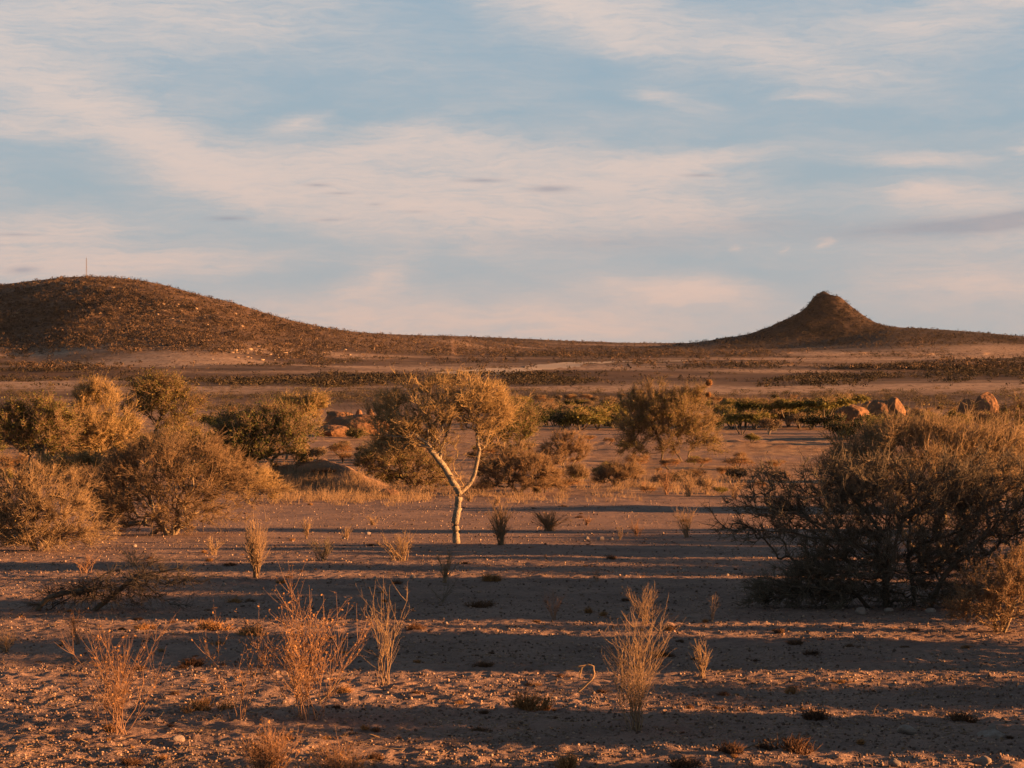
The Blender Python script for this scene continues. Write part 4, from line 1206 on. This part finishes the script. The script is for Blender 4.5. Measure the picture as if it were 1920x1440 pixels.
for a_ in [(1616, 1152, 27, 'white rounded stone at the shaded foot of the dark thorn bush', 0, 1), (1668, 1148, 18, 'smaller grey stone right of the white rounded stone', 1, 1),
           (1745, 1148, 22, 'dim stone under the right side of the dark thorn bush', 2, .8), (1856, 1384, 52, 'capped pale stone of two lumps near the lower right corner', 3, .6),
           (1862, 1372, 26, 'round lump resting on the capped pale stone', 0, 1.2), (1700, 1374, 36, 'grey brown stone right of the dark spiky tuft', 1, .9),
           (1842, 1430, 36, 'pale stone at the bottom edge under the capped pale stone', 4, .9), (1678, 1438, 26, 'bright stone cut by the bottom edge right of the wide dark tuft', 5, 1.1),
           (332, 1388, 28, 'grey pale stone right of the spreading weed at lower left', 6, 1), (671, 1092, 14, 'pale stone left in the pair beside the lit strip', 2, 1.2),
           (704, 1088, 11, 'pale stone right in the pair beside the lit strip', 0, 1.2), (774, 1084, 12, 'pale stone alone left of the small forked weed', 1, 1.2), (786, 1090, 8, 'small stone touching the lone pale stone', 4, 1),
           (1250, 1080, 9, 'bright yellowish stone left of the dark thorn bush', 5, 1.3), (1284, 1074, 10, 'bright pale stone nearer the dark thorn bush', 2, 1.3), (836, 1170, 9, 'pale stone in the middle of the shaded strip', 3, 1.3),
           (1646, 1194, 10, 'pale little stone in the shade in front of the white stones', 4, 1.2), (1700, 1282, 10, 'upright bright stone on the right lit strip', 5, 1.5),
           (1916, 1295, 16, 'bright stone on the lit strip at the right edge', 2, 1), (420, 1098, 9, 'pale stone in front of the bundled weed', 1, 1.2), (252, 1026, 9, 'bright stone beneath the broad tangled shrub', 5, 1.2), (407, 1018, 7, 'yellow stone on the lit strip right of the tangled shrub', 4, 1.2),
           (1126, 1013, 16, 'lit reddish stone in the row right of the forked tree', 2, 1), (1100, 1011, 11, 'left stone in the row right of the forked tree', 0, 1), (1146, 1012, 10, 'right stone in the row right of the forked tree', 3, 1),
           (690, 1002, 12, 'orange stone on the lit strip left of the forked tree', 3, 1), (645, 1010, 8, 'pale stone at the left end of the lit strip by the forked tree', 4, 1.2), (560, 1338, 9, 'pale stone at the foot of the orange budded weed', 1, 1)]:
    put_stone(*a_)
for i in range(60):
    row = 985 + 450 * rng.random() ** 1.2; px = rng.random() * 1910
    put_stone(px, row, (3.2 + 6 * rng.random() ** 2.5) * (row - 500) / 560, None, None, .8 + .5 * rng.random())

# grit: far more pebbles than anyone could count
r_ = np.random.default_rng(77)
n_ = 70000
px_ = r_.random(n_) * 2100 - 90; row_ = 935 + 528 * r_.random(n_)
pp = at_many(px_, row_)
okk = ~np.isnan(pp[:, 0]); dens = fbm(pp[:, 0] / 1.1, pp[:, 1] / .9, 140, 3) + .55 * fbm(pp[:, 0] / .25, pp[:, 1] / .3, 144, 2)
okk &= (dens > -.15 + .3 * r_.random(n_) - .3); pp = pp[okk]; n_ = len(pp)
sz = np.minimum((.0030 + .012 * r_.random(n_) ** 3.5) * (pp[:, 1] / 14) ** .6, .03)
V0, T0 = I0
rot = r_.random(n_) * 6.28
cs, sn = np.cos(rot)[:, None], np.sin(rot)[:, None]
jit = 1 + .25 * r_.normal(size=(n_, len(V0)))
vx = V0[None, :, 0] * jit; vy = V0[None, :, 1] * jit * .8; vz = V0[None, :, 2] * jit * .75
VV = np.stack([(vx * cs - vy * sn), (vx * sn + vy * cs), vz], -1) * sz[:, None, None] + pp[:, None, :] + np.array([0, 0, .3])[None, None, :] * sz[:, None, None]
TT = (np.arange(n_) * len(V0))[:, None, None] + T0[None]
mb = MB(); mb.add(VV.reshape(-1, 3), TT.reshape(-1, 3), 0, np.repeat(r_.random(n_) ** 1.5, len(V0)))
tag(mb.obj('gravel', M['gravel']), 'loose reddish grit strewn over the bare clearing', 'gravel', kind='stuff')


# twig litter and crumbs of bark on the soil
r_ = np.random.default_rng(78)
n_ = 9000
px_ = r_.random(n_) * 2000 - 40; row_ = 1000 + 455 * r_.random(n_)
pp = at_many(px_, row_); pp = pp[~np.isnan(pp[:, 0])]
dn = fbm(pp[:, 0] / 1.6, pp[:, 1] / 1.4, 146, 3)
pp = pp[dn > -.12 + .35 * r_.random(len(pp)) - .1]; n_ = len(pp)
dd = r_.normal(size=(n_, 3)) * np.array([1, 1, .12])
mb = MB(); spikes(mb, pp + np.array([0, 0, .004]), dd, .03 + .16 * r_.random(n_) ** 3, .0016 + .0022 * r_.random(n_), r_, .3)
leaves(mb, pp + r_.normal(size=(n_, 3)) * np.array([.08, .08, 0]) + np.array([0, 0, .005]), .018, r_, 0, flat=.6)
tag(mb.obj('twig_litter', M['twig_brown']), 'dark bits of twig and bark littering the soil', 'litter', kind='stuff')


# ------------------------------------------------------------------ distant bushes
def bush_proto(seed, mats, n=1500, h=1.0, w=1.25, umbrella=False, lsize=.075, twigm=None, ntw=260):
    """unit-size bush: lumpy crown of leaf clumps, a few stems"""
    r = np.random.default_rng(seed)
    k = 9 + seed % 5
    cl = []
    for q in range(k):
        a = r.random() * 6.28; rr = w * .5 * math.sqrt(r.random()) * .72
        cz = (.74 + .12 * r.random()) if umbrella else (.28 + .42 * r.random() * (1 - rr))
        cl.append((math.cos(a) * rr, math.sin(a) * rr, cz * h, .15 + .12 * r.random()))
    cl = np.array(cl)
    ci = r.integers(0, k, n)
    d = rand_dirs(n, r); q = r.random((n, 1)) ** .5
    P = cl[ci, :3] + d * q * cl[ci, 3:4] * np.array([1.15, 1.15, .55 if umbrella else .85])
    P += r.normal(size=(n, 3)) * .02
    P[:, 2] = np.maximum(P[:, 2], .02)
    tone = np.clip(.45 + .18 * r.normal(size=n) + .3 * (r.random(k)[ci] - .5), 0, 1)
    mb = MB(); leaves(mb, P, lsize, r, 0, tones=tone)
    # twigs poking out of the outline
    ti = r.integers(0, k, ntw); dd = rand_dirs(ntw, r); dd[:, 2] = abs(dd[:, 2]) * .8 + .1
    spikes(mb, cl[ti, :3] + dd * cl[ti, 3:4] * .4, dd, cl[ti, 3] * (.6 + .8 * r.random(ntw)), .006, r, .3, 1)
    cm = mb.mesh('crown', [mats, twigm or M['twig_brown']])
    wb = MB()
    for q in range(5 if not umbrella else 3):
        t = cl[r.integers(0, k), :3]
        b = np.array([r.normal() * .03, r.normal() * .03, -.05]); m_ = (b + t) / 2 + r.normal(size=3) * .04
        u = np.linspace(0, 1, 7)[:, None]
        sweep(wb, (1 - u) ** 2 * b + 2 * u * (1 - u) * m_ + u * u * t, np.linspace(.028, .008, 7), 5, 0, .5)
    return cm, wb.mesh('trunk', M['bark_dark'], True)


BP = {'sparse': [bush_proto(370 + i, M['leaf_grey'], 260, ntw=650, lsize=.06) for i in range(3)], 'open': [bush_proto(360 + i, M['leaf_grey'], 1100, ntw=1500, lsize=.06) for i in range(3)], 'green': [bush_proto(300 + i, M['leaf_green'], 1700) for i in range(3)], 'deep': [bush_proto(310 + i, M['leaf_deep'], 1700) for i in range(3)],
      'olive': [bush_proto(320 + i, M['leaf_olive'], 1600, twigm=M['twig_gold']) for i in range(3)], 'grey': [bush_proto(330 + i, M['leaf_grey'], 1100, ntw=700) for i in range(2)],
      'rust': [bush_proto(340 + i, M['leaf_rust'], 1100, ntw=600, lsize=.05) for i in range(2)], 'umb': [bush_proto(350 + i, M['leaf_olive'], 1700, umbrella=True, w=1.5) for i in range(2)]}


def put_bush(kind, px, row, hpx, wf, group, look, name='bush', world_pos=None, label=None, cat='bush'):
    p = at(px, row) if world_pos is None else np.array(world_pos)
    s = p[1] / F if world_pos is None else 1.0
    lst = BP[kind]; cm, tm = lst[rng.integers(0, len(lst))]
    h = hpx * s
    root = thing('acacia' if kind == 'umb' else name, None, cat if kind != 'umb' else 'tree', p, group)
    root.scale = (h * wf, h * wf, h); root.rotation_euler.z = rng.random() * 6.28
    for nm, me in (('crown', cm), ('trunk', tm)):
        c = bpy.data.objects.new(nm, me); COL.objects.link(c); c.parent = root
    if label: root['label'] = label
    elif look: later(root, look, px, row, FARL)
    return root


LOOK = {'green': 'bright green bush', 'deep': 'dark green bush', 'olive': 'olive bush', 'grey': 'grey brown bush', 'rust': 'rusty brown bush', 'umb': 'flat topped acacia'}
G_B = 'bushes filling the valley floor behind the clearing'


def belt(x0, x1, r0, r1, n, hp, kinds):
    for i in range(n):
        px = x0 + (x1 - x0) * (i + rng.random()) / n; row = r0 + (r1 - r0) * rng.random()
        k = kinds[rng.integers(0, len(kinds))]
        put_bush(k, px, row, (hp[0] + (hp[1] - hp[0]) * rng.random()) * (1.25 if k == 'umb' else 1), .85 + .5 * rng.random(), G_B, LOOK[k])


belt(985, 1190, 794, 808, 17, (34, 56), ['green', 'deep', 'deep', 'olive'])
belt(985, 1200, 775, 788, 18, (26, 40), ['deep', 'grey', 'olive', 'grey', 'deep'])
belt(950, 1560, 762, 772, 36, (18, 30), ['deep', 'grey', 'deep', 'olive'])
belt(930, 1620, 750, 760, 40, (12, 20), ['grey', 'deep', 'rust'])
belt(1330, 1580, 796, 808, 17, (36, 52), ['umb', 'olive', 'deep', 'grey', 'umb'])
belt(1340, 1580, 778, 790, 19, (28, 40), ['deep', 'olive', 'grey'])
belt(1555, 1720, 812, 836, 12, (34, 50), ['deep', 'green', 'deep', 'olive'])
belt(1600, 1940, 790, 806, 17, (28, 40), ['green', 'deep', 'olive', 'grey'])
belt(1600, 1940, 772, 780, 14, (16, 24), ['grey', 'rust', 'deep'])
belt(370, 500, 790, 806, 7, (24, 34), ['deep', 'green'])
belt(380, 640, 772, 784, 9, (12, 20), ['deep', 'grey', 'rust'])
belt(0, 260, 800, 850, 12, (34, 56), ['olive', 'grey', 'rust'])
belt(600, 700, 836, 850, 3, (14, 20), ['olive', 'grey'])
belt(200, 480, 850, 868, 9, (40, 60), ['green', 'olive', 'grey'])
belt(0, 120, 885, 905, 4, (26, 36), ['olive', 'grey'])
belt(0, 500, 862, 900, 13, (42, 66), ['olive', 'grey', 'green', 'rust'])
belt(560, 720, 845, 872, 5, (22, 34), ['olive', 'rust', 'grey'])
put_bush('umb', 1391, 815, 44, 1.2, G_B, None, label='wide flat topped acacia in front of its belt, next to the white stemmed little tree')
o = put_bush('grey', 1442, 815, 42, .95, G_B, None, label='white stemmed little tree in front of the dark valley bushes')
mb = MB()
for pts in ([(0, 0, -.1), (.03, 0, .12), (.11, 0, .26), (.16, 0, .40)], [(0, 0, -.1), (-.04, 0, .14), (-.14, 0, .30)], [(.03, 0, .12), (.02, .02, .3), (.06, .02, .42)]):
    P_ = np.array(pts, float); u_ = np.linspace(0, len(P_) - 1, 7)
    sweep(mb, np.stack([np.interp(u_, range(len(P_)), P_[:, i]) for i in range(3)], 1), np.linspace(.038, .018, 7), 5, 0, .9)
[c for c in o.children if c.name.startswith('trunk')][0].data = mb.mesh('trunk', M['bark_pale'], True)
o.rotation_euler.z = 0
# low brown shrubs scattered between the clearing and the valley
for i in range(96):
    row = 828 + 100 * rng.random() ** .8; px = 420 + 1060 * rng.random()
    if 480 < px < 720 and row > 870: continue
    if 820 < px < 900 and row > 870: continue
    put_bush(['rust', 'grey', 'olive', 'rust'][rng.integers(0, 4)], px, row, (9 + 18 * rng.random()) * (row - 700) / 150, 1.0 + .7 * rng.random(), 'low shrubs scattered behind the clearing',
             None, name='low_shrub', cat='low shrub')
    later(COL.objects[-1].parent or COL.objects[-1], 'low brown shrub', px, row, FARL)

# unseen bushes beyond the right edge, added only to throw the long shadow stripes
G_K = 'unseen shadow casting thicket outside the right edge'
tb = math.tan(R(SUN_BEHIND)); te = math.tan(R(SUN_EL))


THK = []


def thicket(ya, yb, top0, x0=3.0, n=None, kinds=('open',), w=1.0, jit=.42):
    """bushes whose shadow covers ya..yb at the middle of the picture up to top0 metres there"""
    ya += .75; yb -= .75
    m = n or max(1, int((yb - ya) / .38) + 1)
    for i in range(m):
        ys = ya + (yb - ya) * (i + .5) / m
        # bush position: outside the frame, on the line from there to the sun
        xw = .262 * ys / (1 + .262 * tb) + x0 + rng.random() * 2.5
        yw = ys - xw * tb
        hh = (top0 + xw * te) * (1.14 - jit + jit * rng.random() ** .6)
        p = np.array([xw, yw, float(H(xw, yw))])
        base_s = float(H(0.0, ys))
        hgt = max(.5, hh - (p[2] - base_s))
        b = put_bush(kinds[rng.integers(0, len(kinds))], 0, 0, hgt * 1.05, w * (.5 + .12 * rng.random()) * max(.8, 2.4 / hgt), G_K, None, name='shadow_caster_bush', world_pos=p, cat='thicket')
        THK.append(b)


thicket(36.8, 41.6, 1.25)
thicket(17.5, 21.5, 1.15, jit=.3)
thicket(22.7, 31.0, 1.3, jit=.36)
thicket(12.5, 15.1, .62, jit=.2)
thicket(8.2, 12.3, .6, jit=.3)
thicket(14.6, 17.9, .12, kinds=('sparse',), w=1.0, jit=.55, n=5)
thicket(30.6, 37.2, .7, kinds=('sparse',), w=1.0, jit=.55, n=7)
thicket(41.2, 46.5, .3, kinds=('sparse',), w=1.2, jit=.5, n=6)
thicket(46, 48.4, .1, w=.8)
thicket(55, 60.5, .9, w=.9)
thicket(66, 68, .0, w=.9)
thicket(80, 84, .1, w=1.2, n=4)

# ------------------------------------------------------------------ boulders
def boulder(label, px, row, wpx, hpx, seed, taper=.2, lean=0., name='boulder', D=1.0, flat=.3, mat='granite'):
    p = at(px, row); s = p[1] / F
    r = np.random.default_rng(seed); V, T = I4; V = V.copy()
    for q in range(4):
        d = rand_dirs(1, r)[0]; c = .70 + .2 * r.random(); k = V @ d
        V = V - (np.maximum(k - c, 0) * .8)[:, None] * d
    crack = np.exp(-(n3(V, 1.6, seed % 30 + 170) / .035) ** 2)
    V = V * (1 + .16 * n3(V, 1.1, seed % 30 + 150) + .07 * n3(V, 4, seed % 30 + 160) - .035 * crack)[:, None]
    z = (V[:, 2] + 1) / 2
    V[:, 0] *= (1 - taper * z); V[:, 1] *= (1 - taper * z); V[:, 0] += lean * z
    W = V * np.array([wpx * s / 2, wpx * s / 2 * D, hpx * s * .56])
    W[:, 2] += hpx * s * .44
    mb = MB(); mb.add(W, T, 0, .5 + .4 * n3(V, 2, 5))
    o = mb.obj(name, M[mat], smooth=True); o.location = [float(c) for c in p]
    return tag(o, label, 'boulder', None)


boulder('dark rounded boulder dome with a lit right shoulder above the dark valley bushes', 1596, 800, 74, 42, 401, .1)
boulder('small lit boulder just right of the dark rounded boulder', 1627, 790, 34, 38, 402)
boulder('dark split boulder standing behind the golden bush dome', 1650, 795, 50, 49, 403, .1)
boulder('rounded orange boulder leaning on the dark split boulder', 1678, 795, 42, 50, 404, .1)
boulder('small jagged orange boulder left of the tallest orange boulder', 1811, 795, 42, 46, 405, .25)
boulder('tallest orange boulder with a flat top on the right', 1850, 795, 66, 63, 406, .40, -.08)
boulder('long low orange granite dome left of the forked tree', 672, 815, 130, 38, 411, .15, name='boulder', D=.8)
boulder('orange granite dome left end of the rock outcrop', 636, 812, 80, 44, 412, .2)
boulder('dark low rock at the foot of the orange granite dome', 625, 818, 74, 22, 413, .1)
boulder('upright orange block on top of the granite dome', 695, 812, 24, 50, 414, .2)
boulder('small orange block left of the upright block on the granite dome', 673, 812, 18, 45, 415, .1)
boulder('small dark rock lying in the sandy heap', 606, 886, 52, 14, 416, .1, mat='granite')
boulder('pale slab leaning on the right end of the sandy heap', 728, 932, 44, 16, 417, .2, mat='granite')
# straw nest in the crown of the many stemmed tree
for i, (px, row, w) in enumerate([(1329, 717, 12), (1328, 739, 10)]):
    p = at(1290, 868); s = p[1] / F; mb = MB(); r = np.random.default_rng(500 + i)
    nn_ = 500; d = rand_dirs(nn_, r)
    spikes(mb, d * w * s * .33 * (r.random((nn_, 1)) ** .4), np.cross(d, rand_dirs(nn_, r)) + d * .3, w * s * .5, .008, r, .4)
    leaves(mb, rand_dirs(400, r) * w * s * .35, .06, r)
    o = mb.obj('bird_nest', M['tuft']); o.location = (float(p[0] + (px - 1290) * s), float(p[1]), float(p[2] + (868 - row) * s))
    tag(o, ['orange straw nest at the top right of the many stemmed tree', 'smaller straw nest below the other in the many stemmed tree'][i], 'nest')

# ------------------------------------------------------------------ mast on the hill
for row_ in np.arange(506, 530, .5):
    p = at_many(np.array([162.0]), np.array([row_]))[0]
    if not np.isnan(p[0]): break
s = p[1] / F; hm = 37 * s
mast = thing('radio_mast', 'thin lattice radio mast on the top of the left hill', 'mast', p - np.array([0, 0, 2.0]))
for q in range(3):
    a = q * 2.094; mb = MB()
    sweep(mb, [(math.cos(a) * .75, math.sin(a) * .75, -1), (math.cos(a) * .35, math.sin(a) * .35, hm)], [.20, .14], 5)
    mb.obj('leg', M['steel'], mast)
mb = MB()
for lv in range(14):
    z = lv / 14 * hm; z2 = (lv + 1) / 14 * hm; k1 = .75 - .4 * z / hm; k2 = .75 - .4 * z2 / hm
    for q in range(3):
        a, b = q * 2.094, (q + 1) * 2.094
        sweep(mb, [(math.cos(a) * k1, math.sin(a) * k1, z), (math.cos(b) * k2, math.sin(b) * k2, z2)], [.07, .07], 3)
mb.obj('brace', M['steel'], mast)
mb = MB(); sweep(mb, [(0, 0, hm - 1), (0, 0, hm + 2.5)], [.16, .08], 5); mb.obj('aerial', M['steel'], mast)

# ------------------------------------------------------------------ scrub on the plain and hills: too many to count
def scrub(rows, xs, n, seed, dens, hrange, name, label, mats, nl=26, lf=.27, flat=.42):
    r = np.random.default_rng(seed)
    px = xs[0] + (xs[1] - xs[0]) * r.random(n); row = rows[0] + (rows[1] - rows[0]) * r.random(n)
    P = at_many(px, row)
    ok = ~np.isnan(P[:, 0]); P = P[ok]; px = px[ok]; row = row[ok]
    keep = (r.random(len(P)) < dens(px, row, P)) & (P[:, 1] > 330); P = P[keep]
    h = hrange[0] + (hrange[1] - hrange[0]) * r.random(len(P)) ** 1.6
    m = len(P)
    d = rand_dirs(m * nl, r).reshape(m, nl, 3); q = r.random((m, nl, 1)) ** .4
    lump = d * q * np.array([.85, .85, flat]) + np.array([0, 0, flat])
    C = P[:, None, :] + lump * h[:, None, None] * (1 + .25 * r.normal(size=(m, 1, 3)) * np.array([1, 1, 0]))
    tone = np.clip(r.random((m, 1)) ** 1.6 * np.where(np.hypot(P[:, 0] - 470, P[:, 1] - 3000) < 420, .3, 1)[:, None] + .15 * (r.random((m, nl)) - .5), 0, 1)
    mb = MB(); leaves(mb, C.reshape(-1, 3), np.repeat(h * lf, nl), r, 0, tones=tone.reshape(-1), aspect=.8)
    tag(mb.obj(name, mats), label, 'scrub', kind='stuff')
    return m


M['scrub_valley'] = material('valley_scrub', (.035, .032, .020), (.17, .115, .060), trans=.15)
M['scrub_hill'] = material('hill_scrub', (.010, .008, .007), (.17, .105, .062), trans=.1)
M['scrub_plain'] = material('plain_scrub', (.022, .019, .012), (.095, .062, .032), trans=.1)
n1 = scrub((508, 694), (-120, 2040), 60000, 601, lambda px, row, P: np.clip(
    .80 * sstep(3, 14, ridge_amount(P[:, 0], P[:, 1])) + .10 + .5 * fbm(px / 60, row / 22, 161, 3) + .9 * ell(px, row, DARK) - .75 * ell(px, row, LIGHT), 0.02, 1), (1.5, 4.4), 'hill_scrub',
    'dense dark scrub dotting both hills and the saddle', M['scrub_hill'], 18, .30)  # thicker on the saddle, where it also stands in for shade
n2 = scrub((660, 727), (-120, 2040), 42000, 602, lambda px, row, P: np.clip(
    .03 + 1.3 * fbm(px / 90, row / 6, 171, 4) + .7 * ell(px, row, DARK) - .9 * ell(px, row, LIGHT), .012, .8), (.9, 3.3), 'plain_scrub', 'low scattered scrub on the far plain', M['scrub_plain'], 16, .29, .38)
n3_ = scrub((722, 784), (-120, 2040), 12000, 603, lambda px, row, P: np.clip(
    .16 + 1.5 * fbm(px / 70, row / 7, 181, 3) + .5 * ell(px, row, DARK) - .9 * ell(px, row, LIGHT), .02, .75), (.4, 2.3), 'valley_scrub', 'mixed brown and olive scrub covering the dip beyond the clearing', M['scrub_valley'], 70, .11, .34)
print('scrub', n1, n2)

# pale stony outcrops on the left hill: small slabs, uncountable
r = np.random.default_rng(611)
n_ = 2600
px = -20 + 760 * r.random(n_); row = 520 + 165 * r.random(n_)
w_ = ell(px, row, [(290, 580, 60, 12, .9), (100, 530, 60, 14, .5), (330, 600, 110, 12, .5), (470, 655, 50, 10, 1.0), (520, 665, 90, 9, .6), (30, 595, 25, 6, .5), (170, 545, 90, 14, .3), (640, 660, 120, 12, .4), (230, 610, 40, 12, .4)])
P = at_many(px, row); k_ = (r.random(n_) < w_) & ~np.isnan(P[:, 0]) & (P[:, 1] > 900); P = P[k_]; n_ = len(P)
sz = .7 + 1.6 * r.random(n_) ** 2
VV = V0[None] * (1 + .25 * r.normal(size=(n_, len(V0), 1))) * sz[:, None, None] * np.array([1.5, 1.0, .6]) + P[:, None, :]
TT = (np.arange(n_) * len(V0))[:, None, None] + T0[None]
mb = MB(); mb.add(VV.reshape(-1, 3), TT.reshape(-1, 3), 0, np.repeat(r.random(n_), len(V0)))
M['hill_rock'] = material('hill_rock', (.19, .13, .09), (.38, .27, .18))
tag(mb.obj('hillside_rocks', M['hill_rock']), 'pale broken rock showing through the scrub of the left hill', 'rocks', kind='stuff')

# dry grass on the sandy heap and along the far side of the clearing
r = np.random.default_rng(620)
n_ = 3600
px = 430 + 980 * r.random(n_); row = 872 + 78 * r.random(n_)
w_ = ell(px, row, [(560, 910, 70, 22, 1.0), (680, 922, 60, 14, 1.0), (780, 930, 60, 7, .8), (1000, 935, 120, 7, .25), (500, 900, 40, 20, .4), (1200, 905, 140, 14, .4), (640, 935, 110, 8, .6), (1300, 915, 60, 12, .4), (760, 890, 160, 18, .15), (900, 925, 60, 8, .5)])
P = at_many(px, row); k_ = (r.random(n_) < w_) & ~np.isnan(P[:, 0]); P = P[k_]; n_ = len(P)
nb = 16
PB = np.repeat(P, nb, 0); PB[:, :2] += r.normal(size=(n_ * nb, 2)) * .12
DD = r.normal(size=(n_ * nb, 3)) * .38 + np.array([0, 0, 1])
mb = MB(); spikes(mb, PB, DD, (.12 + .38 * r.random(n_ * nb) ** 1.5) * np.repeat(.6 + .7 * r.random(n_), nb), .006, r, .4)
tag(mb.obj('dry_grass', M['straw']), 'dry golden grass on the sandy heap and along the back of the clearing', 'grass', kind='stuff')

# ------------------------------------------------------------------ graded track across the saddle
def path_strip(pts, wid, name='path'):
    P = np.array([at(*q) for q in pts]); u = np.linspace(0, len(P) - 1, len(P) * 14)
    xs = np.interp(u, range(len(P)), P[:, 0]); ys = np.interp(u, range(len(P)), P[:, 1])
    mb = MB(); rows_ = []
    for o_ in np.linspace(-.5, .5, 5):
        t = np.stack([np.gradient(xs), np.gradient(ys)], 1); t = norm(t)
        x = xs - t[:, 1] * o_ * wid; y = ys + t[:, 0] * o_ * wid
        rows_.append(np.stack([x, y, H(x, y) + .35], 1))
    V = np.stack(rows_, 1); n, m = V.shape[:2]
    i = np.arange(n - 1)[:, None] * m; j = np.arange(m - 1)[None]
    A = (i + j).ravel(); B = A + 1; C = A + m; E = A + m + 1
    mb.add(V.reshape(-1, 3), np.concatenate([np.stack([A, B, E], 1), np.stack([A, E, C], 1)])[:, ::-1], 0, np.repeat(.5 + .3 * fbm(xs / 40, ys / 40, 5, 2), m))
    return tag(mb.obj(name, M['track'], smooth=True), kind='structure')


M['track'] = material('track_sand', (.42, .31, .22), (.54, .41, .30))
path_strip([(868, 703), (920, 697), (985, 691), (1040, 685), (1100, 680.5), (1180, 678), (1290, 677)], 44)

settle_labels()
for i, b in enumerate(sorted(THK, key=lambda q: q.location.y)):
    b['label'] = 'unseen shadow caster bush outside the right edge, %.1f m ahead, %.1f m right' % (b.location.y, b.location.x)

# ------------------------------------------------------------------ air
mb = MB()
x0, x1, y0, y1, za, zb_ = -6200., 6200., -6200., 6200., -40., 150.
V = [(x0, y0, za), (x1, y0, za), (x1, y1, za), (x0, y1, za), (x0, y0, zb_), (x1, y0, zb_), (x1, y1, zb_), (x0, y1, zb_)]
mb.add(V, [(0, 2, 1), (0, 3, 2), (4, 5, 6), (4, 6, 7), (0, 1, 5), (0, 5, 4), (1, 2, 6), (1, 6, 5), (2, 3, 7), (2, 7, 6), (3, 0, 4), (3, 4, 7)])
hm_ = bpy.data.materials.new('haze_air'); hm_.use_nodes = True
hm_.node_tree.nodes.clear()
ho = hm_.node_tree.nodes.new('ShaderNodeOutputMaterial'); hv = hm_.node_tree.nodes.new('ShaderNodeVolumePrincipled')
hv.inputs['Color'].default_value = (.92, .88, .90, 1); hv.inputs['Density'].default_value = .000006; hv.inputs['Anisotropy'].default_value = .2
hm_.node_tree.links.new(hv.outputs[0], ho.inputs['Volume'])
HAZE = True
if HAZE:
    tag(mb.obj('haze', hm_), kind='stuff')
